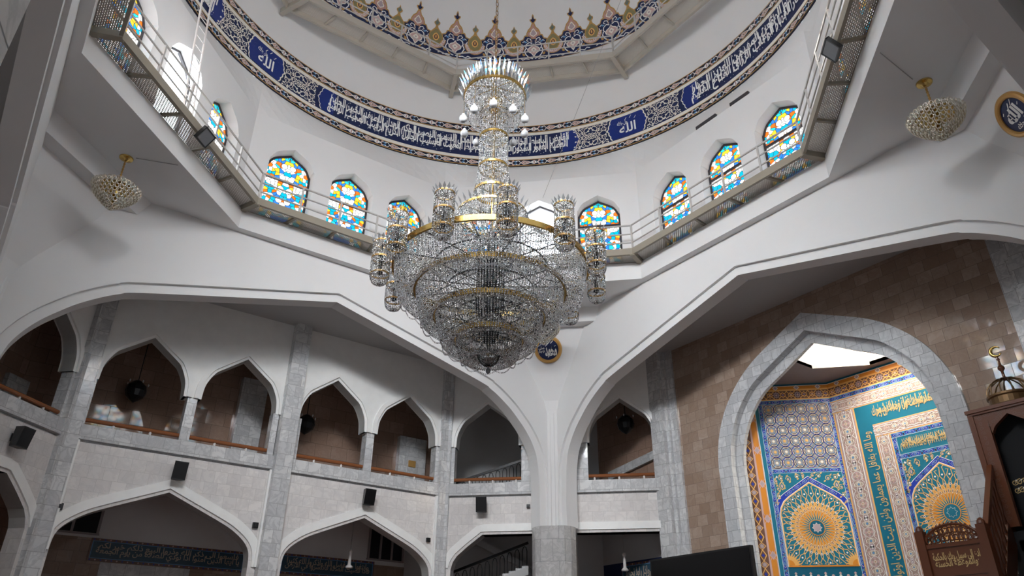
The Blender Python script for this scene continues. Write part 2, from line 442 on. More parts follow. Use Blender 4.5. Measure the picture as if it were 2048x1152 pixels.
# ------------------------------------------------------------------ flat ornament engine
class Vec:
    """2-D shapes in named paint colours, stacked in thin layers and laid on a surface"""
    def __init__(s): s.items = []; s.cols = []
    def ci(s, c):
        if c not in s.cols: s.cols.append(c)
        return s.cols.index(c)
    def poly(s, pts, c, lay=1): s.items.append(([tuple(p) for p in pts], s.ci(c), lay))
    def rect(s, x0, y0, x1, y1, c, lay=0, nx=1):
        for k in range(nx):
            a = x0 + (x1 - x0) * k / nx; b = x0 + (x1 - x0) * (k + 1) / nx
            s.poly([(a, y0), (b, y0), (b, y1), (a, y1)], c, lay)
    def disc(s, x, y, r, c, lay=1, n=12, a0=0.0, ry=None):
        ry = r if ry is None else ry
        s.poly([(x + r * math.cos(a0 + 2 * PI * k / n), y + ry * math.sin(a0 + 2 * PI * k / n)) for k in range(n)], c, lay)
    def star(s, x, y, r, r1, n, c, lay=1, a0=0.0):
        s.poly([(x + (r if k % 2 == 0 else r1) * math.cos(a0 + PI * k / n), y + (r if k % 2 == 0 else r1) * math.sin(a0 + PI * k / n)) for k in range(2 * n)], c, lay)
    def ribbon(s, pts, w, c, lay=1, closed=False, taper=False):
        P = [np.array(p, float) for p in pts]; n = len(P); L = []; Rr = []
        for i in range(n):
            a = P[i - 1] if (i > 0 or closed) else P[i]; b = P[(i + 1) % n] if (i < n - 1 or closed) else P[i]
            d = b - a; d = d / (np.hypot(*d) + 1e-9); m = np.array((-d[1], d[0]))
            ww = w / 2 * ((1 - abs(2 * i / (n - 1) - 1) * .8) if taper else 1)
            L.append(P[i] + m * ww); Rr.append(P[i] - m * ww)
        for i in range(n if closed else n - 1):
            j = (i + 1) % n; s.poly([L[i], L[j], Rr[j], Rr[i]], c, lay)
    def ring(s, x, y, r, w, c, lay=1, n=20, a0=0.0, a1=2 * PI, ry=None):
        full = abs(a1 - a0 - 2 * PI) < 1e-6; m = n if full else n + 1; ry = r if ry is None else ry
        s.ribbon([(x + r * math.cos(a0 + (a1 - a0) * k / n), y + ry * math.sin(a0 + (a1 - a0) * k / n)) for k in range(m)], w, c, lay, full)
    def spiral(s, x, y, r, turns, a0, w, c, lay=1, n=16, flip=1):
        s.ribbon([(x + r * (1 - .8 * k / n) * math.cos(a0 + flip * 2 * PI * turns * k / n), y + r * (1 - .8 * k / n) * math.sin(a0 + flip * 2 * PI * turns * k / n)) for k in range(n + 1)], w, c, lay)
    def leaf(s, x, y, L, wd, a, c, lay=1):
        ca, sa = math.cos(a), math.sin(a)
        q = [(0, 0), (L * .3, wd), (L * .65, wd * .8), (L, 0), (L * .65, -wd * .8), (L * .3, -wd)]
        s.poly([(x + ca * u - sa * v, y + sa * u + ca * v) for u, v in q], c, lay)
    def sub(s, o, f):
        for pts, ci, lay in o.items: s.poly([f(*p) for p in pts], o.cols[ci], lay)
    def build(s, name, mapper, parent=None, step=.0022, base=.004, cell=None):
        mb = MB()
        def cut(pts, ax, lo, hi):
            for lim, sg in ((lo, 1), (hi, -1)):
                out = []
                for i in range(len(pts)):
                    a, b = pts[i - 1], pts[i]; da, db = sg * (a[ax] - lim), sg * (b[ax] - lim)
                    if (da > 0) != (db > 0):
                        t = da / (da - db); out.append((a[0] + (b[0] - a[0]) * t, a[1] + (b[1] - a[1]) * t))
                    if db > 0: out.append(b)
                pts = out
                if len(pts) < 3: return []
            return pts
        for k, (pts, ci, lay) in enumerate(s.items):
            h = base + lay * step
            pieces = [pts]
            if cell:                          # follow a curved surface: cut wide shapes into small cells
                for ax in (0, 1):
                    nxt = []
                    for q in pieces:
                        lo, hi = min(p[ax] for p in q), max(p[ax] for p in q)
                        if hi - lo <= cell: nxt.append(q); continue
                        n = int(math.ceil((hi - lo) / cell))
                        for i in range(n):
                            r = cut(q, ax, lo + (hi - lo) * i / n - (1e-6 if i == 0 else 0), lo + (hi - lo) * (i + 1) / n + (1e-6 if i == n - 1 else 0))
                            if r: nxt.append(r)
                    pieces = nxt
            for q in pieces: mb.face([mapper(p[0], p[1], h) for p in q], ci)
        return mb.build(name, ['paint_' + c for c in s.cols], parent)

# ------------------------------------------------------------------ Arabic lettering
FONT = None
try:
    FONT = bpy.data.fonts.load(os.path.join(bpy.utils.system_resource('DATAFILES', path='fonts'), 'NotoSansArabic-VariableFont_wdth,wght.woff2'))
except Exception: pass
# letter -> (isolated form, joins on)
_A = {}
_c = 0xFE8F
for ch, cnt in [('ب', 4), ('ة', 2), ('ت', 4), ('ث', 4), ('ج', 4), ('ح', 4), ('خ', 4), ('د', 2), ('ذ', 2), ('ر', 2), ('ز', 2), ('س', 4), ('ش', 4), ('ص', 4), ('ض', 4),
                ('ط', 4), ('ظ', 4), ('ع', 4), ('غ', 4), ('ف', 4), ('ق', 4), ('ك', 4), ('ل', 4), ('م', 4), ('ن', 4), ('ه', 4), ('و', 2), ('ى', 2), ('ي', 4)]:
    _A[ch] = (_c, cnt); _c += cnt
_A['ا'] = (0xFE8D, 2); _A['أ'] = (0xFE83, 2); _A['إ'] = (0xFE87, 2); _A['ئ'] = (0xFE89, 4); _A['لا'] = (0xFEFB, 2)
def shape_arabic(txt):
    out = ''
    for word in txt.split(' ')[::-1]:
        L = []; i = 0
        while i < len(word):
            if word[i:i + 2] == 'لا': L.append('لا'); i += 2
            else: L.append(word[i]); i += 1
        w = ''
        for i, ch in enumerate(L):
            if ch not in _A: w += ch; continue
            cp, cnt = _A[ch]
            prev = i > 0 and L[i - 1] in _A and _A[L[i - 1]][1] == 4
            nxt = cnt == 4 and i < len(L) - 1 and L[i + 1] in _A
            w += chr(cp + (3 if prev and nxt else 2 if nxt else 1 if prev else 0) if cnt == 4 else cp + (1 if prev else 0))
        out += w[::-1] + ' '
    return out.strip()
def letter_mesh(txt, bold=.012, res=2):
    """-> verts (N,2) scaled so that the box is 0..1, and faces"""
    cu = bpy.data.curves.new('lettering', 'FONT'); cu.body = shape_arabic(txt); cu.resolution_u = res; cu.offset = bold
    if FONT: cu.font = FONT
    o = bpy.data.objects.new('lettering', cu); COL.objects.link(o)
    dg = bpy.context.evaluated_depsgraph_get(); me = o.evaluated_get(dg).to_mesh()
    v = np.array([(p.co.x, p.co.y) for p in me.vertices], float); f = [tuple(p.vertices) for p in me.polygons]
    o.evaluated_get(dg).to_mesh_clear(); bpy.data.objects.remove(o); bpy.data.curves.remove(cu)
    lo, hi = v.min(0), v.max(0)
    return (v - lo) / (hi - lo), f
def lay_text(mb, txt, x0, x1, y0, y1, mapper, h, bold=.012, mat=0, rot=None):
    v, f = letter_mesh(txt, bold)
    pts = []
    for a, b in v:
        X, Y = x0 + a * (x1 - x0), y0 + b * (y1 - y0)
        if rot: X, Y = rot(X, Y)
        pts.append(mapper(X, Y, h))
    mb.add(pts, f, mat)
# ================================================================== THE SETTING
SIDE = {0: 'right', 1: 'corner', 2: 'left', 3: 'far_left', 4: 'west', 5: 'behind', 6: 'back', 7: 'far_right'}
big = smooth_prof([(8.42, 6.2), (8.42, 7.6), (8.32, 8.6), (8.12, 9.12), (7.82, 9.56), (7.5, 9.9), (7.1, 10.27), (6.6, 10.62), (6.2, 10.84), (5.7, 11.03), (2.5, 11.85), (0, 12.48)])
upper_arch = smooth_prof([(1.22, 9.37), (1.19, 9.78), (1.1, 10.05), (.95, 10.32), (.78, 10.48), (0, 11.06)], n=3)
lower_arch = smooth_prof([(2.68, 4.5), (2.66, 4.8), (2.6, 5.0), (2.45, 5.2), (2.2, 5.4), (1.9, 5.58), (1.4, 5.8), (0, 6.38)], n=3)
mih_out = smooth_prof([(4.03, 0), (4.03, 6.9), (4.03, 7.9), (3.9, 8.75), (3.6, 9.5), (3.2, 10.1), (2.7, 10.62), (2.2, 11.0), (1.6, 11.33), (0, 12.1)])
mih_mid = smooth_prof([(3.5, 0), (3.5, 6.85), (3.5, 7.85), (3.38, 8.6), (3.1, 9.3), (2.72, 9.83), (2.3, 10.25), (1.9, 10.5), (1.35, 10.78), (0, 11.47)])
mih_in = smooth_prof([(3.22, 0), (3.22, 6.75), (3.22, 7.75), (3.1, 8.5), (2.84, 9.1), (2.48, 9.6), (2.1, 9.97), (1.72, 10.2), (1.2, 10.46), (0, 11.1)])

flr = MB(); flr.face([(-18, -18, 0), (18, -18, 0), (18, 18, 0), (-18, 18, 0)])
struct(flr.build('floor', 'carpet'), 'red brown carpeted floor of the prayer hall', 'floor')

# --- four great arches
for k, nm in ((0, 'right'), (2, 'left'), (4, 'west'), (6, 'near')):
    F = axis_frame(k, 9.0); mb = MB()
    op = half(big, .28)
    mb.slab(F, [(-9.05, 6.2), (-9.05, 14.3), (9.05, 14.3), (9.05, 6.2)] + op[::-1], [], -.1, 0)
    op = half(big)
    mb.slab(F, [(-9.05, 6.2), (-9.05, 14.3), (9.05, 14.3), (9.05, 6.2)] + op[::-1], [], -.6, -.1)
    struct(mb.build('wall_arch_' + nm, 'plaster'), 'white wall with the great pointed arch on the %s side under the dome' % nm, 'wall')

# --- pendentives, corner beams, soffits, piers
LEV = [(6.2, 17.75), (10.3, 17.75), (10.85, 17.6), (11.3, 17.33), (11.7, 17.05), (12.2, 16.72), (12.67, 16.4), (13.35, 16.0)]
def corner_xy(k, s, f):
    """point on the corner surface: sum s (x+y), fraction f across, turned to corner k (1,3,5,7)"""
    x = (s - 9.03) + (2 * 9.03 - s) * f; y = s - x
    a = (k - 1) * PI / 4; c, sn = math.cos(a), math.sin(a)
    return (x * c - y * sn, x * sn + y * c)
for k in (1, 3, 5, 7):
    nm = SIDE[k]
    mb = MB(); n = 10
    for (z0, s0), (z1, s1) in zip(LEV, LEV[1:]):
        for i in range(n):
            f0, f1 = i / n, (i + 1) / n
            mb.face([corner_xy(k, s0, f0) + (z0,), corner_xy(k, s0, f1) + (z0,), corner_xy(k, s1, f1) + (z1,), corner_xy(k, s1, f0) + (z1,)])
    def strip(s0, z0, s1, z1):
        mb.face([corner_xy(k, s0, 0) + (z0,), corner_xy(k, s0, 1) + (z0,), corner_xy(k, s1, 1) + (z1,), corner_xy(k, s1, 0) + (z1,)])
    strip(16.0, 13.35, 15.38, 13.35); strip(15.38, 13.35, 15.1, 13.86); strip(15.1, 13.86, 13.0, 13.862)
    struct(mb.build('wall_pendentive_' + nm, 'plaster'), 'white sloping corner of the hall above the %s pier' % nm, 'wall')
    # pier: white ribbed corner above, marble shaft below
    F = axis_frame(k, 12.2); pm = MB()
    ch = [(-.62, 0), (-.4, .16), (.4, .16), (.62, 0), (.76, -.25), (.76, -1.0), (-.76, -1.0), (-.76, -.25)]
    for i in range(8):
        a, b = ch[i], ch[(i + 1) % 8]
        pm.face([F(a[0], 0, a[1]), F(b[0], 0, b[1]), F(b[0], 6.2, b[1]), F(a[0], 6.2, a[1])])
    pm.face([F(a[0], 6.2, a[1]) for a in ch])
    struct(pm.build('column_' + nm, 'tile_pier'), 'grey marble shaft of the %s pier under the white arch springing' % nm, 'column')
    rb = MB(); Fw = axis_frame(k, 17.75 / R2)
    for s in (-.13, .13):
        pr_ = [(s - .075, 0), (s - .04, .055), (s + .04, .055), (s + .075, 0)]
        for a, b in zip(pr_, pr_[1:]):
            rb.face([Fw(a[0], 6.12, a[1]), Fw(b[0], 6.12, b[1]), Fw(b[0], 10.6, b[1] * .6), Fw(a[0], 10.6, a[1] * .6)])
        rb.face([Fw(a[0], 6.12, a[1]) for a in pr_])
    # springing block over the marble
    rb.slab(Fw, [(-.5, 6.12), (.5, 6.12), (.5, 6.2), (-.5, 6.2)], [], -.7, .02)
    struct(rb.build('trim_pier_' + nm, 'plaster'), 'white ribs running up the %s pier' % nm, 'trim')

# --- ring beam, drum, transition and dome
def ring8(ap_i, ap_o, z0, z1):
    mb = MB()
    for k in range(8):
        a0, a1 = (k - .5) * PI / 4, (k + .5) * PI / 4; c = math.cos(PI / 8)
        P = lambda r, a, z: (r / c * math.cos(a), r / c * math.sin(a), z)
        mb.face([P(ap_i, a0, z0), P(ap_i, a1, z0), P(ap_i, a1, z1), P(ap_i, a0, z1)])
        mb.face([P(ap_i, a0, z0), P(ap_o, a0, z0), P(ap_o, a1, z0), P(ap_i, a1, z0)])
        mb.face([P(ap_i, a0, z1), P(ap_o, a0, z1), P(ap_o, a1, z1), P(ap_i, a1, z1)])
    return mb
struct(ring8(8.74, 9.75, 13.84, 14.5).build('trim_1', 'plaster'), 'white octagonal ring beam under the drum windows', 'trim')
DR = 9.07
win_prof = smooth_prof([(.80, 14.75), (.80, 16.85), (.75, 17.12), (.62, 17.36), (.45, 17.5), (0, 17.74)], n=3)
glass_prof = win_prof
WS = (-2.25, 0, 2.25)
for k in range(8):
    F = axis_frame(k, DR); mb = MB()
    mb.slab(F, [(-3.95, 14.45), (3.95, 14.45), (3.95, 18.66), (-3.95, 18.66)], [shifted(half(win_prof), x) for x in WS], -.5, 0)
    struct(mb.build('wall_drum_' + SIDE[k], 'plaster'), 'white drum wall with three arched windows, %s face' % SIDE[k].replace('_', ' '), 'wall')
mb = MB(); N = 144
def r8(a): return DR / math.cos((a + PI / 8) % (PI / 4) - PI / 8)
LV = [(0, 18.62), (.33, 19.1), (.7, 19.6), (1, 20.0)]
for i in range(N):
    a, b = 2 * PI * i / N, 2 * PI * (i + 1) / N
    for (f0, z0), (f1, z1) in zip(LV, LV[1:]):
        P = lambda an, f, z: ((r8(an) * (1 - f) + 9.86 * f) * math.cos(an), (r8(an) * (1 - f) + 9.86 * f) * math.sin(an), z)
        mb.face([P(a, f0, z0), P(b, f0, z0), P(b, f1, z1), P(a, f1, z1)])
struct(mb.build('wall_transition', 'plaster'), 'white band where the octagonal drum turns into the round dome', 'wall')
DOME = [(9.86, 20.0), (9.9, 21.0), (9.9, 22.1), (9.82, 23.2), (9.74, 24.4), (9.62, 25.8), (9.42, 27.2), (9.05, 28.6), (8.4, 30.2), (7.3, 32.0), (5.8, 33.7), (3.8, 35.2), (1.8, 36.1), (.02, 36.4)]
def dome_r(z):
    return float(np.interp(z, [p[1] for p in DOME], [p[0] for p in DOME]))
mb = MB(); mb.lathe(DOME, 120)
struct(mb.build('ceiling_dome', 'plaster', smooth=True), 'white dome rising over the hall', 'ceiling')
mb = MB()
for s0, s1 in ((-.73, .15), (.76, 1.52)):
    mb.box(s0, s1, -.1, .03, 18.66, 18.78, 0, axis_frame(0, DR))
struct(mb.build('trim_2', 'frame_dark'), 'dark ventilation slots along the top of the right drum wall', 'trim')

# --- windows of the drum
def pane_uv(mb, F, prof, h, mat, y0=14.75):
    tris = tessellate_polygon([[Vector((p[0], p[1], 0)) for p in prof]])
    for t in tris:
        mb.face([F(prof[i][0], prof[i][1], h) for i in t], mat, [(prof[i][0], prof[i][1] - y0) for i in t])
wn = 0; boosted = (4, 5, 6)
for k in (2, 1, 0, 3, 7, 4, 5, 6):
    for j, x in enumerate(WS):
        wn += 1
        F0 = axis_frame(k, DR + .42); F = Fr(F0.o + F0.t * x, F0.t, F0.n)
        opened = (k in (1, 3) and j == 1)
        fm = MB(); g = half(glass_prof, .03); gi = half(glass_prof, -.075)
        fm.band(F, gi, g, -.05, .03)
        fm.box(-.80, .80, -.05, .03, 14.7, 14.82, 0, F)
        if not opened:
            for z in (16.55,): fm.box(-.78, .78, -.03, .04, z, z + .09, 0, F)
        else:
            # casement swung outwards on its side hinge
            a = F(-.66, 0, -.02); ha = Fr(F.o + F.t * -.66, F.t * .35 - F.n * .9, F.n)
            for z in (14.85, 15.7, 16.5): fm.box(0, .62, -.02, .02, z, z + .06, 0, ha)
            for z in (0, .56): fm.box(z, z + .06, -.02, .02, 14.85, 16.56, 0, ha)
        w = fm.build('window_%d' % wn, 'frame_dark')
        struct(w, ('open arched window with sky behind it, %s drum face' if opened else 'arched stained glass window in the %s drum face, %s') % ((SIDE[k].replace('_', ' '),) if opened else
               (SIDE[k].replace('_', ' '), ('left of three', 'middle of three', 'right of three')[j])), 'window')
        if not opened:
            pm = MB(); pane_uv(pm, F, half(glass_prof, .02), 0, 0)
            pm.build('glass_pane', 'stained_glass_sunny' if k in boosted else 'stained_glass', w)

# --- gallery ceiling, outer shell, roof
def flatfr(z): return lambda a, b, h=0.0: (a, b, z + h)
mb = MB(); mb.slab(flatfr(12.72), [(-17.5, -17.5), (17.5, -17.5), (17.5, 17.5), (-17.5, 17.5)], [[(-9.3, -9.3), (-9.3, 9.3), (9.3, 9.3), (9.3, -9.3)]], 0, .1)
mb2 = mb
# leave the light well of the niche open
mb = MB()
for x0, x1, y0, y1 in ((-17.5, 17.5, 9.3, 17.5), (-17.5, 17.5, -17.5, -9.3), (-17.5, -9.3, -9.3, 9.3), (9.3, 12.34, -9.3, 9.3)):
    mb.box(x0, x1, y0, y1, 12.72, 12.82)
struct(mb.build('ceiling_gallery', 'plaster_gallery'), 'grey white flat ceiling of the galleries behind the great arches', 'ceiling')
mb = MB()
for a, b in (((-17.5, -17.5), (17.5, -17.5)), ((17.5, -17.5), (17.5, 17.5)), ((17.5, 17.5), (-17.5, 17.5)), ((-17.5, 17.5), (-17.5, -17.5))):
    mb.face([a + (0,), b + (0,), b + (14.6,), a + (14.6,)])
mb.slab(flatfr(14.58), [(-17.5, -17.5), (17.5, -17.5), (17.5, 17.5), (-17.5, 17.5)],
        [[(9.4 / math.cos(PI / 8) * math.cos((k + .5) * PI / 4), 9.4 / math.cos(PI / 8) * math.sin((k + .5) * PI / 4)) for k in range(8)]], 0, .1)
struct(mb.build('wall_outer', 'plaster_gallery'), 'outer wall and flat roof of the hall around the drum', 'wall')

# --- two-storey facades behind the arches
def arch_trim(mb, F, prof, dx, o0, o1, o2, h):
    A, B, C = (shifted(half(prof, o), dx) for o in (o0, o1, o2))
    mb.band(F, A, B, -.5, h - .07); mb.band(F, B, C, -.1, h)
def facade(k, d, S, lows, ups, posts, nm, lab):
    """lows: list of loops cut from the lower wall (open at the floor, right to left); ups: centres of upper arches; posts: marble uprights"""
    F = axis_frame(k, d)
    mb = MB(); loop = [(-S, 0), (-S, 7.46), (S, 7.46), (S, 0)]
    for L in lows: loop += L
    mb.slab(F, loop, [], -.5, 0)
    struct(mb.build('wall_lower_' + nm, 'tile_wall'), 'pinkish white marble tiled lower wall, ' + lab, 'wall')
    mb = MB()
    mb.box(-S, S, -.5, .10, 7.52, 7.95, 0, F); mb.box(-S, S, -.6, -.06, 7.40, 7.53, 0, F)
    struct(mb.build('trim_ledge_' + nm, 'tile_grey'), 'veined white marble parapet of the upper gallery, ' + lab, 'trim')
    mb = MB(); loop = [(-S, 9.37), (-S, 12.75), (S, 12.75), (S, 9.37)]
    for x in sorted(ups, reverse=True): loop += shifted(half(upper_arch), x)[::-1]
    mb.slab(F, loop, [], -.45, 0)
    for x in ups: arch_trim(mb, F, upper_arch, x, 0, .09, .24, .06)
    struct(mb.build('wall_upper_' + nm, 'paint_white'), 'white plastered arcade wall of the upper gallery, ' + lab, 'wall')
    mb = MB()
    for x, w in posts: mb.box(x - w / 2, x + w / 2, -.4, -.02, 7.93, 9.4, 0, F)
    struct(mb.build('column_gallery_' + nm, 'tile_grey'), 'slim marble uprights between the gallery openings, ' + lab, 'column')
    return F
LA = half(lower_arch); LB = [(-2.68, 0)] + LA + [(2.68, 0)]
FBL = facade(2, 12.24, 6.45, [shifted(LB, 3.2)[::-1], shifted(LB, -3.2)[::-1]], (-4.65, -1.66, 1.63, 4.6),
             [(-3.13, .3), (3.12, .3), (-.4, .2), (.4, .2), (-6.0, .2), (5.98, .2)], 'left', 'behind the left great arch')
mb = MB()
for x in (-3.2, 3.2):
    arch_trim(mb, FBL, lower_arch, x, 0, .10, .36, .05)
struct(mb.build('trim_3', 'paint_white'), 'white pointed arch surrounds of the lower left wall', 'trim')
mb = MB()
for x, w in ((0, .56), (-6.2, .5), (6.2, .36)): mb.box(x - w / 2, x + w / 2, -.3, .34 if x == 0 else .2, 0, 12.74, 0, FBL)
struct(mb.build('column_left_wall', 'tile_grey'), 'tall grey marble pilasters on the left wall', 'column')
mb = MB()
for x in (-.31, -5.93, 5.98): mb.box(x - .035, x + .035, -.05, .1, 4.5, 7.5, 0, FBL)
struct(mb.build('trim_4', 'paint_white'), 'slim white edging strips beside the marble pilasters', 'trim')

lowL = [(-.6, 0), (-.6, 6.12), (-2.67, 6.12), (-3.2, 5.72), (-3.58, 5.4), (-3.72, 5.2), (-3.8, 4.95), (-3.82, 0)]
def mirror(L): return [(-a, b) for a, b in L[::-1]]
lowR = [(4.4, 0), (4.4, 6.12), (.6, 6.12), (.6, 0)]
def offs(L, o): return [(a, b) for a, b in L]
for k, right in ((1, lowR), (3, mirror(lowL)), (5, mirror(lowL)), (7, mirror(lowL))):
    nm = SIDE[k]
    L2 = right if k == 1 else mirror(lowL)
    if k == 1:
        loop_r = [(4.4, 6.12), (.6, 6.12), (.6, 0)]
    F = axis_frame(k, 13.11)
    lab = 'behind the %s pier' % nm.replace('_', ' ')
    mbx = MB()
    if k == 1:
        loop = [(-4.3, 0), (-4.3, 7.46), (4.4, 7.46), (4.4, 6.12), (.6, 6.12), (.6, 0)] + lowL
    else:
        loop = [(-4.3, 0), (-4.3, 7.46), (4.3, 7.46), (4.3, 0)] + mirror(lowL) + lowL
    mbx.slab(F, loop, [], -.5, 0)
    struct(mbx.build('wall_lower_' + nm, 'tile_wall'), 'pinkish white marble tiled lower wall, ' + lab, 'wall')
    mb = MB(); mb.box(-4.3, 4.4, -.5, .10, 7.52, 7.95, 0, F); mb.box(-4.3, 4.4, -.6, -.06, 7.40, 7.53, 0, F)
    struct(mb.build('trim_ledge_' + nm, 'tile_grey'), 'veined white marble parapet of the upper gallery, ' + lab, 'trim')
    mb = MB(); loop = [(-4.3, 9.37), (-4.3, 12.75), (4.3, 12.75), (4.3, 9.37)]
    for x in (2.55, -2.57): loop += shifted(half(upper_arch), x)[::-1]
    mb.slab(F, loop, [], -.45, 0)
    for x in (2.55, -2.57): arch_trim(mb, F, upper_arch, x, 0, .09, .24, .06)
    struct(mb.build('wall_upper_' + nm, 'paint_white'), 'white plastered arcade wall of the upper gallery, ' + lab, 'wall')
    mb = MB()
    for x, w in ((-3.98, .3), (3.98, .3), (-1.0, .5), (1.0, .5)): mb.box(x - w / 2, x + w / 2, -.4, -.02, 7.93, 9.4, 0, F)
    for x, w in ((-4.12, .32), (4.12, .4)): mb.box(x - w / 2, x + w / 2, -.3, .16, 0, 12.74, 0, F)
    struct(mb.build('column_gallery_' + nm, 'tile_grey'), 'marble uprights and pilasters of the gallery, ' + lab, 'column')
    # white surround of the low openings
    mb = MB()
    def surround(path):
        o1 = []; o2 = []
        for i, p in enumerate(path):
            a = Vector(path[max(i - 1, 0)]); b = Vector(path[min(i + 1, len(path) - 1)]); d = (b - a).normalized()
            nrm = Vector((-d.y, d.x)); nrm = nrm if nrm.y > 0 or (nrm.y == 0) else -nrm
            o1.append((p[0] + nrm.x * .1, p[1] + nrm.y * .1)); o2.append((p[0] + nrm.x * .36, p[1] + nrm.y * .36))
        mb.band(F, path, o1, -.5, -.02); mb.band(F, o1, o2, -.1, .05)
    pl = [(-3.8, 4.95), (-3.72, 5.2), (-3.58, 5.4), (-3.2, 5.72), (-2.67, 6.12), (-2.6, 6.12), (-.62, 6.12)]
    surround(pl)
    surround([(.62, 6.12), (4.1, 6.12)] if k == 1 else [(-a, b) for a, b in pl[::-1]])
    struct(mb.build('trim_low_opening_' + nm, 'paint_white'), 'white surround of the low openings, ' + lab, 'trim')

# plain walls out of the photograph's view
for k, nm in ((4, 'west'), (6, 'back')):
    F = axis_frame(k, 12.24); mb = MB()
    lw = [(-1.7, 1.0), (-1.7, 4.6), (0, 5.6), (1.7, 4.6), (1.7, 1.0)]
    mb.slab(F, [(-6.3, 0), (6.3, 0), (6.3, 12.74), (-6.3, 12.74)], [shifted(lw, -3.2), shifted(lw, 3.2)], -.4, 0)
    for x in (-3.2, 3.2):
        wn += 1; fm = MB()
        for i in range(5): fm.box(x - 1.72 + .86 * i - .04, x - 1.72 + .86 * i + .04, -.3, -.2, 1.0, 5.5 - abs(i - 2) * .45, 0, F)
        for z in (1.0, 2.4, 3.8): fm.box(x - 1.7, x + 1.7, -.3, -.2, z, z + .08, 0, F)
        w = fm.build('window_%d' % wn, 'rail_white'); struct(w, 'tall ground floor window in the %s wall' % nm, 'window')
        pm = MB(); pm.face([F(a, b, -.3) for a, b in shifted(lw, x)]); pm.build('pane', 'daylight_pane', w)  # glowing pane added out of view to brighten the lower hall
    struct(mb.build('wall_' + nm, 'tile_wall'), 'marble tiled wall of the hall, %s side' % nm, 'wall')

# gallery floors and back walls
def floor_slab(k, d0, d1, S, nm):
    F = axis_frame(k, d0); mb = MB(); mb.box(-S, S, -(d1 - d0), 0, 7.16, 7.42, 0, F)
    struct(mb.build('floor_gallery_' + nm, 'plaster_gallery'), 'floor slab of the upper gallery, ' + nm.replace('_', ' '), 'floor')
floor_slab(2, 12.7, 16.4, 7.9, 'left'); floor_slab(1, 13.58, 15.4, 5.0, 'corner'); floor_slab(3, 13.58, 16.2, 6.2, 'far_left')
FB = axis_frame(2, 16.4)
FU = axis_frame(2, 15.2)
mb = MB(); mb.box(-8.2, 8.2, -.2, 0, 7.3, 12.74, 0, FU)
struct(mb.build('wall_gallery_back', 'tile_gallery'), 'brown stone tiled back wall of the upper left gallery', 'wall')
mb = MB(); mb.box(-8.2, 8.2, -.2, 0, 5.48, 7.3, 0, FB)
struct(mb.build('wall_lower_back', 'plaster'), 'white plastered back wall seen through the lower arches', 'wall')
mb = MB(); mb.box(-8.2, 8.2, -.2, 0, 0, 5.48, 0, FB)
struct(mb.build('wall_lower_dado', 'tile_tan'), 'tan tiled back wall below the blue inscriptions', 'wall')
mb = MB(); mb.box(-4.0, -1.2, -.1, .05, 0, 4.76, 0, FB); mb.box(-1.0, -.05, -.1, .3, 7.4, 11.4, 0, FU); mb.box(5.7, 6.95, -.1, .25, 7.4, 10.4, 0, FU)
struct(mb.build('column_back_wall', 'tile_grey'), 'grey marble panels standing against the gallery back wall', 'column')
mb = MB(); Fc = axis_frame(1, 16.6); mb.box(-7, 3.2, -.2, 0, 0, 12.74, 0, Fc)
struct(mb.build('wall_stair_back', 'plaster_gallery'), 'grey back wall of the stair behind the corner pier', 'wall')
mb = MB(); mb.face([(12.8, 6.3, 7.3), (12.8, 13.5, 7.3), (12.8, 13.5, 12.74), (12.8, 6.3, 12.74)])
struct(mb.build('wall_stair_side', 'tile_gallery'), 'brown tiled side wall of the stair beside the prayer wall', 'wall')
mb = MB(); mb.face([(12.8, 6.3, 5.45), (12.8, 13.5, 5.45), (12.8, 13.5, 7.3), (12.8, 6.3, 7.3)])
struct(mb.build('wall_stair_side_lower', 'plaster_gallery'), 'white lower side wall of the stair beside the prayer wall', 'wall')
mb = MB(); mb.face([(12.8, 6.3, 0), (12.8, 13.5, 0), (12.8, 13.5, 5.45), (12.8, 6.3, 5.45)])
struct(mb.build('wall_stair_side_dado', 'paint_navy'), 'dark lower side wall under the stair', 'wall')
mb = MB(); mb.box(-8, 8, -.2, 0, 0, 12.74, 0, axis_frame(3, 16.2))
struct(mb.build('wall_far_left_back', 'tile_gallery'), 'brown tiled back wall of the far left gallery', 'wall')

# --- qibla wall with the marble arch
FM = axis_frame(0, 12.24)
mb = MB(); mb.slab(FM, [(-6.7, 0), (-6.7, 12.74), (6.7, 12.74), (6.7, 0)] + half(mih_mid, .03)[::-1], [], -.3, 0)
struct(mb.build('wall_right', 'tile_tan'), 'tan stone tiled prayer wall around the marble arch', 'wall')
mb = MB()
for A, B, h0, h1 in ((mih_mid, mih_out, -.3, .10), (mih_in, [(a + .05 if a > .01 else 0, b + .05 * (b > 8)) for a, b in mih_mid], -.32, -.18)):
    mb.band(FM, half(A), half(B), h0, h1)
struct(mb.build('trim_5', 'tile_mihrab_arch'), 'grey marble tiled pointed arch around the prayer niche', 'trim')
mb = MB()
for sg in (-1, 1):
    a, b = sorted((sg * 6.7, sg * 6.1)); mb.box(a, b, -.1, .38, 0, 12.74, 0, FM)
    a, b = sorted((sg * 6.1, sg * 5.95)); mb.box(a, b, -.1, .2, 0, 12.74, 0, FM)
    a, b = sorted((sg * 5.95, sg * 5.66)); mb.box(a, b, -.1, .09, 0, 12.74, 0, FM)
struct(mb.build('column_right_wall', 'tile_grey'), 'stepped grey marble pilasters at the ends of the prayer wall', 'column')

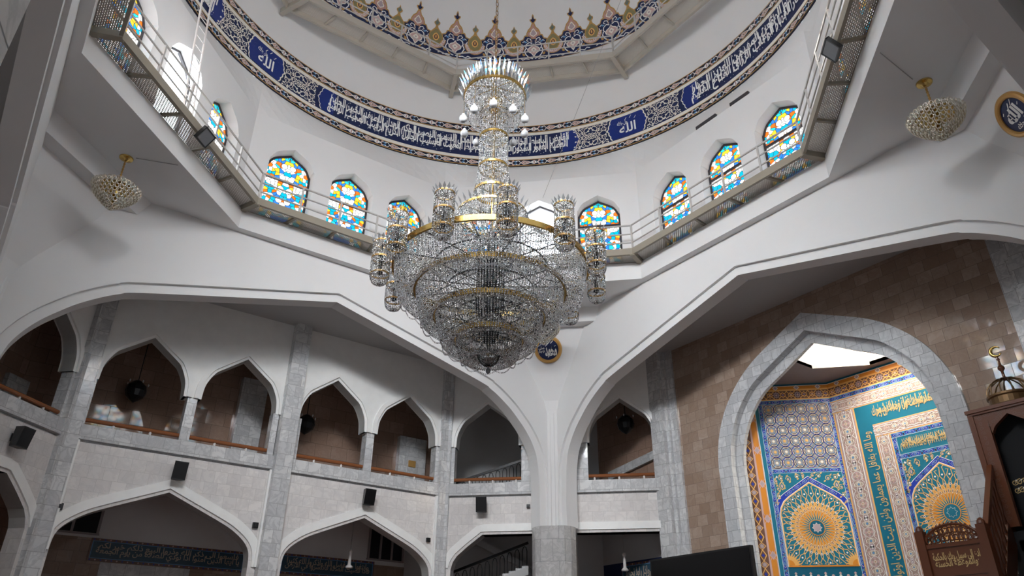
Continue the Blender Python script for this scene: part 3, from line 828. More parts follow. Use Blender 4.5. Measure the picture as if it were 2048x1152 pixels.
# --- niche behind the arch
NICHE = [(12.5, 3.75), (13.3, 2.95), (15.0, 1.25), (15.0, -4.75), (13.3, -6.4), (12.5, -6.4)]
mb = MB()
for a, b in zip(NICHE, NICHE[1:]): mb.face([a + (0,), b + (0,), b + (10.85,), a + (10.85,)])
struct(mb.build('wall_niche', 'paint_teal'), 'tiled walls of the prayer niche behind the marble arch', 'wall')
WELL = [(12.55, .76), (13.48, .76), (14.7, -.56), (14.7, -3.6), (12.55, -3.6)]
mb = MB(); mb.slab(flatfr(10.72), [(12.545, 4.2), (15.3, 4.2), (15.3, -6.6), (12.545, -6.6), (12.545, -3.6), (14.7, -3.6), (14.7, -.56), (13.48, .76), (12.545, .76)], [], 0, .12)
struct(mb.build('ceiling_niche', 'niche_grey'), 'grey soffit of the prayer niche around the light well', 'ceiling')
mb = MB()
for i in range(5):
    a, b = WELL[i], WELL[(i + 1) % 5]; z0 = 12.2 if i == 4 else 10.72; mb.face([a + (z0,), b + (z0,), b + (13.2,), a + (13.2,)])
mb.face([p + (13.2,) for p in WELL])
struct(mb.build('ceiling_light_well', 'cream_plaster'), 'cream light well over the prayer niche', 'ceiling')
# ================================================================== CATWALKS
def catwalk(name, label, ap_i, ap_o, zf, beam_h, rail_h, post_n, cells, br_out, steel):
    root = empty(name, (0, 0, zf), 0, label, 'catwalk')
    C8 = math.tan(PI / 8)
    def child(mb, nm, mat, k, proto={}):
        return mb.build(nm, mat, root)
    protos = []
    F = Fr((0, 0), (0, -1), (-1, 0)); F.o = Vector((0, 0, 0))
    # everything built for the face towards +x in root space, then turned
    def P(ap, s, z): return (ap, -s, z)
    hi, ho = ap_i * C8, ap_o * C8
    parts = []
    g = MB()
    g.face([P(ap_i + .1, -hi + .06, 0), P(ap_i + .1, hi - .06, 0), P(ap_o - .03, ho - .06, 0), P(ap_o - .03, -ho + .06, 0)])
    parts.append(('grating', g, 'grating'))
    b = MB(); b.add([P(ap_i, -hi, -beam_h), P(ap_i + .09, -hi - .03, -beam_h), P(ap_i + .09, hi + .03, -beam_h), P(ap_i, hi, -beam_h),
                     P(ap_i, -hi, .1), P(ap_i + .09, -hi - .03, .1), P(ap_i + .09, hi + .03, .1), P(ap_i, hi, .1)],
                    [(0, 3, 2, 1), (4, 5, 6, 7), (0, 1, 5, 4), (1, 2, 6, 5), (2, 3, 7, 6), (3, 0, 4, 7)])
    parts.append(('inner_beam', b, steel))
    b = MB(); b.bar(P(ap_o - .06, -ho + .05, -beam_h / 2), P(ap_o - .06, ho - .05, -beam_h / 2), .10, beam_h); parts.append(('outer_beam', b, steel))
    for i in range(1, cells):
        s = -hi + 2 * hi * i / cells
        b = MB(); b.bar(P(ap_i + .05, s, -.045), P(ap_o - .08, s * ho / hi, -.045), .075, .08); parts.append(('cross_beam', b, steel))
    for z in (rail_h, rail_h * .66, rail_h * .33):
        b = MB(); b.tube([P(ap_i + .04, -hi - .02, z), P(ap_i + .04, hi + .02, z)], .026 if z < rail_h else .032, 6); parts.append(('handrail', b, 'rail_grey'))
    for i in range(post_n):
        s = -hi + 2 * hi * i / post_n
        b = MB(); b.bar(P(ap_i + .04, s, .05), P(ap_i + .04, s, rail_h), .055, .055); parts.append(('rail_post', b, 'rail_grey'))
    # double channel bracket at the corner of the octagon
    def PR(r, z, off=0): a = PI / 8; return (r * math.cos(a) - off * math.sin(a), r * math.sin(a) + off * math.cos(a), z)
    ci = 1 / math.cos(PI / 8)
    b = MB()
    for off in (-.075, .075): b.bar(PR(ap_i * ci - .02, -beam_h * .6, off), PR(br_out, -beam_h * .6, off), .025, beam_h * 1.25)
    b.bar(PR(ap_i * ci - .02, -beam_h * 1.2, 0), PR(br_out, -beam_h * 1.2, 0), .17, .02)
    parts.append(('bracket', b, steel))
    for nm, mbb, mt in parts:
        if nm == 'grating':
            mbb.uv[0] = [(p[1], p[0]) for p in mbb.v[:4]]
        o = mbb.build(nm, mt, root)
        for k in range(1, 8):
            c = o.copy(); COL.objects.link(c); c.parent = root; c.rotation_euler = (0, 0, k * PI / 4)
    return root
catwalk('catwalk', 'beige steel catwalk with white rails around the drum, below the stained glass windows', 8.1, 9.02, 14.62, .15, 1.05, 5, 5, 9.78, 'steel_brown')
catwalk('catwalk', 'upper steel catwalk inside the dome, between the inscription band and the painted crest', 7.75, 8.72, 23.62, .2, 1.02, 5, 5, 9.72, 'steel_beige')

def floodlight(loc, rz, label):
    t = empty('floodlight', loc, rz, label, 'floodlight')
    b = MB(); b.box(-.22, .22, -.04, .04, -.19, .19)
    b.box(-.24, .24, -.05, .06, -.21, -.18); b.box(-.24, .24, -.05, .06, .18, .21); b.box(-.24, -.21, -.05, .06, -.21, .21); b.box(.21, .24, -.05, .06, -.21, .21)
    h = b.build('housing', 'black_plastic', t)
    g = MB(); g.box(-.205, .205, .04, .05, -.175, .175); g.build('lens', 'lamp_glass', t)
    y = MB(); y.tube([(-.1, -.04, 0), (-.1, -.16, .12), (0, -.2, .3), (.1, -.16, .12), (.1, -.04, 0)], .012, 6); y.build('yoke', 'black_plastic', t)
    t.rotation_euler = (math.radians(-38), 0, rz)
    return t
def walk_pt(k, s, ap, z): return axis_frame(k, ap)(s, z, 0)
floodlight(walk_pt(3, .12, 8.02, 14.45), PI / 4 * 3 + PI / 2, 'black floodlight clamped under the left stretch of the lower catwalk')
floodlight(walk_pt(7, .62, 8.02, 14.42), PI / 4 * 7 + PI / 2, 'black floodlight clamped under the right stretch of the lower catwalk')
# ladder leaning on the drum wall
t = empty('ladder', (0, 0, 0), 0, 'white steel ladder leaning up the drum wall from the left catwalk', 'ladder')
F = axis_frame(3, 8.3)
for s in (-.62, -.2):
    b = MB(); b.tube([F(s, 14.7, 0), F(s, 21.0, -.6)], .03, 6); b.build('stile', 'rail_white', t)
for i in range(16):
    z = 15.0 + i * .38; h = -.6 * (z - 14.7) / 6.3
    b = MB(); b.tube([F(-.62, z, h), F(-.2, z, h)], .014, 6); b.build('rung', 'rail_white', t)
# thin wire from the dome to the drum wall
b = MB(); b.tube([axis_frame(1, 8.95)(.18, 17.75, 0), (7.11, 1.83, 25.16), (7.0, 1.8, 32.05)], .008, 5)
tag(b.build('wire', 'wire_grey'), 'thin grey wire running from the dome down to an open drum window', 'wire')
for k, s, lab in ((3, .55, 'thin cable from the left catwalk to the small chandelier by the far left pier'), (7, 1.2, 'thin cable from the right catwalk to the small chandelier by the far right pier')):
    a = k * PI / 4; q = (math.cos(a) * 10.1, math.sin(a) * 10.1)
    F = axis_frame(k, 8.95)
    p0 = F(s, 14.36, .10); p1 = F(s * .8, 13.83, .09); p2 = (q[0] * .972, q[1] * .972, 13.835)
    b = MB(); b.tube([p0, p1, p2], .012, 5)
    tag(b.build('cable', 'wire_grey'), lab, 'cable')
# ================================================================== PAINTED DOME BANDS
BR = 9.78                                    # face of the band, just inside the dome
def cyl(s, z, h=0.0):
    """s metres along the band, counted clockwise from the middle text (67.5 degrees)"""
    a = math.radians(67.5) - s / BR; r = BR - h
    return (r * math.cos(a), r * math.sin(a), z)
CIRC = 2 * PI * BR
band = empty('calligraphy_band', (0, 0, 20), 0, 'blue and white calligraphy band with floral borders circling the dome', 'frieze')
band['kind'] = 'thing'
def into(o): o.parent = band; o.matrix_parent_inverse = Matrix.Translation((0, 0, -20)); return o
def ringwall(z0, z1, r, mat, nm):
    mb = MB(); mb.lathe([(r + .06, z0), (r, z0), (r, z1), (r + .06, z1)], 180); return into(mb.build(nm, mat))
ringwall(20.0, 20.30, BR + .02, 'paint_navy_deep', 'lower_border'); ringwall(20.30, 20.47, BR + .01, 'paint_ivory', 'lower_fillet')
ringwall(20.47, 21.56, BR + .02, 'paint_navy', 'field'); ringwall(21.56, 21.70, BR + .01, 'paint_ivory', 'upper_fillet')
ringwall(21.70, 22.06, BR + .02, 'paint_navy_deep', 'upper_border')
# border motif
def border_motif(v, x, z, L, H):
    """one lozenge with scrolls, L long, H high, centred"""
    m = H / 2
    v.poly([(x - .21, z), (x - .07, z + m * .8), (x + .1, z + m * .5), (x + .26, z), (x + .1, z - m * .5), (x - .07, z - m * .8)], 'white', 1)
    v.poly([(x - .18, z), (x - .06, z + m * .66), (x + .08, z + m * .42), (x + .2, z), (x + .08, z - m * .42), (x - .06, z - m * .66)], 'pink', 2)
    v.poly([(x - .10, z), (x - .03, z + m * .34), (x + .09, z), (x - .03, z - m * .34)], 'white', 3)
    v.poly([(x - .07, z), (x - .02, z + m * .22), (x + .06, z), (x - .02, z - m * .22)], 'brown', 4)
    for sg in (1, -1):
        v.spiral(x + .36, z + sg * m * .42, m * .42, 1.1, PI if sg > 0 else PI, .03, 'white', 2, 9, sg)
        v.ribbon([(x + .2, z + sg * .01), (x + .33, z - sg * m * .55), (x + .48, z - sg * m * .2), (x + .6, z + sg * m * .6), (x + .74, z + sg * m * .45)], .03, 'white', 1)
        v.ribbon([(x - .2, z + sg * m * .1), (x - .27, z + sg * m * .75), (x - .4, z + sg * m * .6)], .028, 'white', 1)
        v.leaf(x + .52, z + sg * m * .2, .16, .035, sg * .9, 'rose', 2)
        v.leaf(x + .62, z - sg * m * .55, .13, .03, sg * .4, 'skyblue', 2)
    for a in range(4): v.disc(x + .36 + .05 * math.cos(a * PI / 2), z + .05 * math.sin(a * PI / 2), .038, 'rose' if a % 2 else 'white', 3, 7)
    v.disc(x + .36, z, .022, 'brown', 4, 6)
NM = 57; Lm = CIRC / NM
for nm, z, H in (('lower_border_motifs', 20.15, .27), ('upper_border_motifs', 21.88, .31)):
    v = Vec()
    for i in range(NM): border_motif(v, -CIRC / 2 + (i + .5) * Lm, z, Lm, H)
    for zz in (z - H / 2 - .01, z + H / 2 + .01):
        for i in range(180): v.rect(-CIRC / 2 + CIRC * i / 180, zz - .016, -CIRC / 2 + CIRC * (i + 1) / 180, zz + .016, 'ochre', 2)
    into(v.build(nm, cyl))
# arabesque fields and name roundels at every quarter
def lobed(x0, x1, z0, z1, lob, n=5):
    """lens with scalloped ends"""
    zc = (z0 + z1) / 2; Hh = (z1 - z0) / 2; pts = []
    for k in range(n * 4 + 1):
        t = -1 + 2 * k / (n * 4); e = lob * (1 - abs(t)) + .035 * abs(math.sin((k / 4) * PI)); pts.append((x1 + e - .05, zc + Hh * t))
    for k in range(n * 4 + 1):
        t = 1 - 2 * k / (n * 4); e = lob * (1 - abs(t)) + .035 * abs(math.sin((k / 4) * PI)); pts.append((x0 - e + .05, zc + Hh * t))
    return pts
def arabesque(v, x0, x1, z0, z1):
    W_, H_ = x1 - x0, z1 - z0; cx, cz = (x0 + x1) / 2, (z0 + z1) / 2
    for sx in (1, -1):
        for sz in (1, -1):
            q = lambda a, b: (cx + sx * a * W_ / 2, cz + sz * b * H_ / 2)
            v.ribbon([q(*p) for p in ((.0, .22), (.10, .3), (.2, .16), (.12, .02), (.3, .0), (.42, .2), (.36, .42), (.2, .5), (.06, .72), (.16, .95))], .036, 'ivory', 1)
            v.ribbon([q(*p) for p in ((.42, .2), (.56, .1), (.7, .24), (.66, .46), (.52, .46), (.5, .3))], .034, 'ivory', 1)
            v.ribbon([q(*p) for p in ((.36, .42), (.4, .66), (.3, .86), (.46, .96), (.6, .82), (.54, .64))], .034, 'ivory', 1)
            v.ribbon([q(*p) for p in ((.7, .24), (.86, .2), (.96, .04))], .034, 'ivory', 1)
            v.ribbon([q(*p) for p in ((.6, .82), (.76, .92), (.9, .74), (.82, .52), (.95, .4))], .034, 'ivory', 1)
            v.ribbon([q(*p) for p in ((.66, .46), (.78, .62), (.72, .74))], .03, 'ivory', 1)
            for a, b, an in ((.2, .16, .3), (.2, .5, 2.4), (.5, .3, 2.0), (.54, .64, -2.2), (.86, .2, .9), (.9, .74, .2), (.06, .72, 1.9), (.3, .86, 2.7), (.72, .74, 2.2), (.44, .05, -.5), (.97, .9, 1.0), (.62, .97, .1)):
                x, z = q(a, b); d = math.atan2(sz * math.sin(an), sx * math.cos(an)); v.leaf(x, z, .105, .034, d, 'ivory', 2)
            for a, b in ((.3, .3), (.62, .3), (.46, .8), (.8, .36), (.1, .5), (.9, .95)):
                v.disc(*q(a, b), .022, 'ivory', 2, 6)
    v.ring(cx, cz, .09, .03, 'ivory', 2, 10); v.disc(cx, cz, .045, 'ivory', 2, 8)
v = Vec(); deg = math.radians
Q = deg(90) * BR
for qd in range(-2, 2):
    for base in (deg(44.06) * BR,):
        c = base + qd * Q; hw = deg(4.0) * BR
        for pts_c, col, l in (((c - hw - .05, c + hw + .05), 'ivory', 1), ((c - hw, c + hw), 'royal', 2)):
            L = lobed(pts_c[0], pts_c[1], 20.49, 21.54, .16)
            n = len(L) // 2
            for i in range(n - 1): v.poly([L[i], L[i + 1], L[-2 - i], L[-1 - i]], col, l)
        for s0, s1 in ((c - hw - deg(9.2) * BR, c - hw - .16), (c + hw + .16, c + hw + deg(9.2) * BR)): arabesque(v, s0, s1, 20.5, 21.53)
    # scalloped blue ends of the long text
    c = qd * Q + Q
    for sg in (-1, 1):
        e = c + sg * deg(31.2) * BR
        L = [(e + sg * (.17 * (1 - abs(t)) + .035 * abs(math.sin(k * PI / 4)) - .03), 21.015 + .52 * t) for k, t in ((k, -1 + k / 10) for k in range(21))]
        for i in range(20):
            v.poly([L[i], L[i + 1], (e - sg * .55, L[i + 1][1]), (e - sg * .55, L[i][1])], 'royal', 1)
        v.ribbon(L, .032, 'ivory', 2)
into(v.build('arabesque', cyl, cell=.3))
NAMES_A = ['القابض الباسط الخافض الرافع المعز المذل السميع البصير الحكم العدل اللطيف الخبير الحليم', 'العظيم الغفور الشكور العلي الكبير الحفيظ المقيت الحسيب الجليل الكريم الرقيب المجيب الواسع']
NAMES_B = ['الرحمن الرحيم الملك القدوس السلام المؤمن المهيمن العزيز الجبار', 'المتكبر الخالق البارئ المصور الغفار القهار الوهاب الرزاق الفتاح العليم']
mb = MB(); mbl = MB()
def cyl_m(c): return lambda s, z, h: cyl(s + c, z, h)
hb = deg(29.6) * BR
for qd, names in ((0, NAMES_A), (1, NAMES_B), (-1, NAMES_B), (2, NAMES_A)):
    lay_text(mb, names[0], -hb * .99, hb, 20.88, 21.50, cyl_m(qd * Q), .012, .018)
    lay_text(mb, names[1], -hb, hb * .98, 20.53, 21.15, cyl_m(qd * Q), .014, .018)
    # tall verticals and dots of the script
    n = 46
    for i in range(n):
        x = -hb + 2 * hb * (i + .5) / n + random.uniform(-.05, .05)
        z0 = 20.6 + random.uniform(0, .2); z1 = 21.3 + random.uniform(0, .2)
        m = cyl_m(qd * Q); mb.face([m(x - .014, z0, .013), m(x + .018, z0, .013), m(x + .026, z1, .013), m(x - .006, z1, .013)])
    for i in range(90):
        x = random.uniform(-hb, hb); z = random.choice((random.uniform(20.54, 20.7), random.uniform(21.3, 21.5))); m = cyl_m(qd * Q); d = .017
        mb.face([m(x - d, z, .013), m(x, z - d, .013), m(x + d, z, .013), m(x, z + d, .013)])
for qd in range(-2, 2):
    m = cyl_m(deg(44.06) * BR + qd * Q)
    lay_text(mb, 'الله', -.34, .36, 20.66, 21.14, m, .02, .012)
    lay_text(mb, 'جل جلاله', -.42, .02, 21.06, 21.32, m, .02, .012)
    for a, b in ((-.1, 1.36), (.1, 1.4), (.3, 1.3)): 
        mb.face([m(a, 20 + b - .05, .02), m(a + .02, 20 + b - .06, .02), m(a + .1, 20 + b + .06, .02), m(a + .08, 20 + b + .07, .02)])
into(mb.build('lettering', 'paint_white'))

# crest of lobed finials higher up in the dome
def dome_map(s, z, h=0.0):
    a = deg(56.75) - s / 9.6; r = dome_r(z) - .012 - h
    return (r * math.cos(a), r * math.sin(a), z)
crest = empty('painted_crest', (0, 0, 25.7), 0, 'painted crest of pink and gold lobed finials around the upper dome', 'frieze'); crest['kind'] = 'thing'
NF = 34; PF = 2 * PI * 9.6 / NF
def crest_tile(v):
    Hh = PF / 2
    def sym(pts, c, l):                       # mirrored outline from half points bottom to top
        v.poly([(x, z) for x, z in pts] + [(-x, z) for x, z in pts[::-1]], c, l)
    # ground with scalloped top
    sym([(Hh, 25.62), (Hh, 26.2), (Hh * .82, 26.35), (Hh * .75, 26.75), (.48, 26.82), (.42, 27.0), (.3, 27.05)], 'ochre', 0)
    sym([(Hh, 25.64), (Hh, 26.15), (Hh * .8, 26.3), (Hh * .72, 26.7), (.46, 26.76), (.38, 26.95)], 'navy', 1)
    # tall pink finial in the middle
    sym([(.0, 26.72), (.30, 26.95), (.33, 27.1), (.25, 27.3), (.13, 27.42), (.06, 27.62)], 'ochre', 1)
    sym([(.0, 26.78), (.26, 26.98), (.28, 27.1), (.2, 27.27), (.09, 27.38), (.03, 27.55)], 'pink', 2)
    sym([(.0, 26.9), (.16, 27.02), (.17, 27.1), (.08, 27.26), (.0, 27.36)], 'ivory', 3); sym([(.0, 26.95), (.12, 27.04), (.12, 27.1), (.05, 27.22), (.0, 27.3)], 'mauve', 4)
    sym([(.03, 27.58), (.15, 27.72), (.16, 27.8), (.06, 27.82), (.05, 27.95), (.0, 28.06)], 'ochre', 2); sym([(.02, 27.63), (.1, 27.73), (.11, 27.78), (.04, 27.8), (.0, 27.98)], 'navy', 3)
    # pink quatrefoil under it
    sym([(.0, 25.82), (.12, 26.02), (.27, 26.12), (.3, 26.25), (.2, 26.36), (.08, 26.42), (.0, 26.55)], 'ivory', 2)
    sym([(.0, 25.9), (.1, 26.05), (.23, 26.15), (.25, 26.24), (.17, 26.32), (.06, 26.38), (.0, 26.48)], 'rose', 3)
    sym([(.0, 26.05), (.08, 26.15), (.13, 26.22), (.06, 26.3), (.0, 26.36)], 'ivory', 4); v.disc(0, 26.21, .045, 'mauve', 5, 8)
    # light scrolls on navy
    for sg in (1, -1):
        q = lambda a, b: (sg * a, b)
        v.ribbon([q(*p) for p in ((.06, 26.55), (.2, 26.62), (.33, 26.52), (.36, 26.36), (.3, 26.28))], .045, 'white', 2)
        v.ribbon([q(*p) for p in ((.3, 26.62), (.42, 26.7), (.54, 26.6), (.52, 26.45), (.42, 26.42))], .04, 'white', 2)
        v.ribbon([q(*p) for p in ((.08, 26.62), (.14, 26.8), (.26, 26.84), (.32, 26.74), (.24, 26.68))], .04, 'white', 2)
        v.ribbon([q(*p) for p in ((.04, 25.74), (.2, 25.8), (.34, 25.96), (.42, 26.15), (.36, 26.3))], .045, 'white', 2)
        v.ribbon([q(*p) for p in ((.2, 25.72), (.36, 25.76), (.5, 25.7), (.6, 25.8), (.74, 25.74))], .05, 'white', 2)
        v.leaf(sg * .4, 25.9, .2, .06, PI / 2 - sg * .6, 'ochre', 3); v.leaf(sg * .3, 26.62, .16, .05, PI / 2 - sg * 1.2, 'skyblue', 3); v.leaf(sg * .16, 25.78, .16, .05, PI / 2 - sg * 1.0, 'ochre', 3)
        v.leaf(sg * .5, 26.55, .14, .04, PI / 2 - sg * .5, 'navy_deep', 3)
        v.disc(sg * .1, 26.68, .05, 'umber', 3, 7)
    # rose fan under the gold drop, shared with the neighbour on the right
    x = Hh
    fan = [(x + .47 * math.cos(a), 26.42 + .5 * math.sin(a) * 1.02) for a in [PI * (1.0 + k / 10) for k in range(11)]]
    v.poly(fan, 'ochre', 2); v.poly([(x + (p[0] - x) * .93, 26.42 + (p[1] - 26.42) * .93) for p in fan], 'rose', 3)
    for k in range(6):
        a = PI * (1.08 + .84 * k / 5); v.ring(x + .36 * math.cos(a), 26.42 + .36 * math.sin(a), .055, .022, 'ivory', 4, 7); v.disc(x + .36 * math.cos(a), 26.42 + .36 * math.sin(a), .03, 'mauve', 4, 6)
    def symx(pts, c, l): v.poly([(x + a, z) for a, z in pts] + [(x - a, z) for a, z in pts[::-1]], c, l)
    symx([(.0, 26.08), (.2, 26.16), (.32, 26.4), (.31, 26.66), (.2, 26.82), (.08, 26.98), (.04, 27.12)], 'ochre', 4)
    symx([(.0, 26.13), (.17, 26.2), (.28, 26.42), (.27, 26.64), (.16, 26.78), (.05, 26.92)], 'olive', 5)
    symx([(.0, 26.3), (.1, 26.36), (.15, 26.5), (.1, 26.64), (.0, 26.72)], 'amber', 6); symx([(.0, 26.36), (.07, 26.4), (.1, 26.5), (.06, 26.6), (.0, 26.66)], 'brown', 7)
    v.leaf(x, 26.42, .2, .03, PI / 2, 'amber', 8)
    symx([(.03, 27.08), (.13, 27.2), (.14, 27.28), (.05, 27.36), (.0, 27.5)], 'ochre', 4); symx([(.02, 27.13), (.1, 27.21), (.1, 27.27), (.04, 27.33), (.0, 27.43)], 'green_grey', 5)
    v.disc(x, 27.22, .025, 'navy', 6, 6)
one = Vec(); crest_tile(one)
allv = Vec()
for i in range(NF): allv.sub(one, lambda a, b, i=i: (a + (i - NF / 2) * PF, b))
o = allv.build('crest_painting', dome_map, step=.003, cell=.22); o.parent = crest; o.matrix_parent_inverse = Matrix.Translation((0, 0, -25.7))
# ================================================================== TILED ORNAMENT OF THE PRAYER NICHE
def place(mid, fn):
    """ornaments of one wall; origin and direction given by a frame"""
PL = Fr((13.3, 2.95), (1, -1), (-1, -1))      # left panel, p = 0..2.45
PC = Fr((15.0, 1.25), (0, -1), (-1, 0))       # middle wall, s = 0..6
niche = empty('tile_mosaic', (0, 0, 0), 0, 'blue, gold and pink tile mosaic lining the prayer niche', 'mosaic'); niche['kind'] = 'thing'

def run(v, x0, y0, x1, y1, fn, w, period):
    """repeat fn(v, f) along a strip; f maps (along, across) to the wall"""
    L = math.dist((x0, y0), (x1, y1)); n = max(1, round(L / period)); d = ((x1 - x0) / L, (y1 - y0) / L); m = (-d[1], d[0])
    for i in range(n):
        c = L * (i + .5) / n
        f = lambda a, b, c=c: (x0 + d[0] * (c + a) + m[0] * b, y0 + d[1] * (c + a) + m[1] * b)
        o = Vec(); fn(o, L / n, w); v.sub(o, f)
def ground(v, x0, y0, x1, y1, w, c, lay=0, a=0.0, b=None):
    L = math.dist((x0, y0), (x1, y1)); d = ((x1 - x0) / L, (y1 - y0) / L); m = (-d[1], d[0]); lo, hi = (-w / 2, w / 2) if b is None else (a, b)
    f = lambda u, t: (x0 + d[0] * u + m[0] * t, y0 + d[1] * u + m[1] * t)
    v.poly([f(0, lo), f(L, lo), f(L, hi), f(0, hi)], c, lay)
def cartouche(o, P, w):
    h = w / 2 * .60
    o.poly([(-P * .30, 0), (-P * .24, h * .7), (-P * .10, h), (P * .10, h), (P * .24, h * .7), (P * .30, 0), (P * .24, -h * .7), (P * .10, -h), (-P * .10, -h), (-P * .24, -h * .7)], 'white', 2)
    o.poly([(-P * .28, 0), (-P * .226, h * .58), (-P * .095, h * .84), (P * .095, h * .84), (P * .226, h * .58), (P * .28, 0), (P * .226, -h * .58), (P * .095, -h * .84), (-P * .095, -h * .84), (-P * .226, -h * .58)], 'blue', 3)
    o.poly([(-P * .15, 0), (-P * .05, h * .5), (P * .05, h * .5), (P * .15, 0), (P * .05, -h * .5), (-P * .05, -h * .5)], 'skyblue', 4)
    o.disc(0, 0, h * .28, 'brown', 5, 6)
    for sg in (-1, 1):
        for q in (1, -1):
            o.ribbon([(sg * P * .5, q * h * 1.2), (sg * P * .42, 0), (sg * P * .36, -q * h * 1.1)], w * .09, 'cyan' if q > 0 else 'brown', 2)
        o.star(sg * P * .5, 0, h * .55, h * .3, 4, 'rose', 4, 0); 
def blue_strip(v, x0, y0, x1, y1, w):
    ground(v, x0, y0, x1, y1, w, 'blue', 0)
    ground(v, x0, y0, x1, y1, w, 'white', 3, w * .45, w * .5); ground(v, x0, y0, x1, y1, w, 'white', 3, -w * .5, -w * .45)
    ground(v, x0, y0, x1, y1, w, 'cyan', 2, w * .36, w * .42); ground(v, x0, y0, x1, y1, w, 'cyan', 2, -w * .42, -w * .36)
    run(v, x0, y0, x1, y1, cartouche, w, .42)
def pinkmotif(o, P, w):
    h = w / 2
    o.disc(0, 0, h * .62, 'ivory', 1, 14); o.disc(0, 0, h * .56, 'mauve', 2, 14)
    for k in range(8): o.disc(h * .36 * math.cos(k * PI / 4), h * .36 * math.sin(k * PI / 4), h * .15, 'umber' if k % 2 else 'rose', 3, 7)
    o.disc(0, 0, h * .2, 'cream', 4, 8); o.disc(0, 0, h * .1, 'pink', 5, 6)
    for sg in (-1, 1):
        x = sg * P * .3
        o.poly([(x - P * .11, 0), (x - P * .05, h * .6), (x + P * .05, h * .6), (x + P * .11, 0), (x + P * .05, -h * .6), (x - P * .05, -h * .6)], 'ivory', 1)
        o.poly([(x - P * .09, 0), (x - P * .04, h * .48), (x + P * .04, h * .48), (x + P * .09, 0), (x + P * .04, -h * .48), (x - P * .04, -h * .48)], 'sand', 2)
        o.ring(x, 0, h * .26, .018, 'ivory', 3, 8); o.disc(x, 0, h * .14, 'skyblue', 3, 7)
        o.disc(sg * P * .46, 0, h * .36, 'ivory', 1, 10); o.disc(sg * P * .46, 0, h * .29, 'mauve', 2, 10); o.disc(sg * P * .46, 0, h * .12, 'white', 3, 6)
        for q in (-1, 1):
            o.ring(x, q * h * .62, h * .22, .016, 'rose', 2, 8); o.disc(sg * P * .14, q * h * .72, h * .12, 'rose', 2, 6)
            o.ribbon([(sg * P * .5, q * h * .5), (sg * P * .4, q * h * .85), (sg * P * .24, q * h * .75), (sg * P * .16, q * h * .5), (0, q * h * .74)], .018, 'white', 2)
def pink_strip(v, x0, y0, x1, y1, w):
    ground(v, x0, y0, x1, y1, w, 'umber', 0)
    for a, b, c in ((.44, .5, 'amber'), (.37, .44, 'mauve'), (.33, .37, 'white')):
        ground(v, x0, y0, x1, y1, w, c, 1, w * a, w * b); ground(v, x0, y0, x1, y1, w, c, 1, -w * b, -w * a)
    def dots(o, P, ww):
        for q in (-1, 1): o.leaf(-P * .3, q * ww * .405, P * .6, .014, 0, 'pink', 3)
    run(v, x0, y0, x1, y1, dots, w, .12)
    run(v, x0, y0, x1, y1, pinkmotif, w * .70, .9)
def frieze(v, x0, x1):
    v.rect(x0, 10.15, x1, 10.19, 'amber', 0); v.rect(x0, 10.19, x1, 10.47, 'brown', 0); v.rect(x0, 10.47, x1, 10.53, 'amber', 1)
    v.rect(x0, 10.53, x1, 10.64, 'orange', 0); v.rect(x0, 10.64, x1, 10.66, 'ivory', 1); v.rect(x0, 10.66, x1, 10.73, 'teal_dark', 0)
    def m(o, P, w):
        h = w / 2
        o.star(0, 0, h * .9, h * .55, 8, 'mauve', 1); o.star(0, 0, h * .6, h * .3, 8, 'navy', 2); o.star(0, 0, h * .36, h * .2, 4, 'rose', 3)
        for sg in (-1, 1):
            x = sg * P * .31
            o.ribbon([(x - P * .13, 0), (x, h * .75), (x + P * .13, 0), (x, -h * .75)], .03, 'amber', 2, True)
            o.poly([(x - P * .06, 0), (x, h * .4), (x + P * .06, 0), (x, -h * .4)], 'blue' if sg > 0 else 'rose', 2)
            o.ribbon([(sg * P * .1, h), (sg * P * .2, h * .45), (x, h * .2), (sg * P * .44, h * .5), (sg * P * .5, h)], .028, 'amber', 3)
            o.ribbon([(sg * P * .1, -h), (sg * P * .2, -h * .45), (x, -h * .2), (sg * P * .44, -h * .5), (sg * P * .5, -h)], .028, 'amber', 3)
    run(v, x0, 10.33, x1, 10.33, m, .28, .78)
    def dia(o, P, w): o.poly([(-.1, 0), (0, .09), (.1, 0), (0, -.09)], 'ivory', 2); o.poly([(-.065, 0), (0, .06), (.065, 0), (0, -.06)], 'mauve', 3)
    run(v, x0, 10.585, x1, 10.585, dia, .1, .78)
ARC = [(1.05, 4.7), (1.05, 6.3), (1.0, 6.5), (.88, 6.7), (.7, 6.85), (0, 7.3)]
def archpts(g=0.0, base=4.7): 
    L = [(a + g, max(b, base) + (g * 1.2 if i == 5 else g * .6 if i > 1 else 0)) for i, (a, b) in enumerate(ARC)]; L[-1] = (0, 7.3 + g * 1.25)
    return L
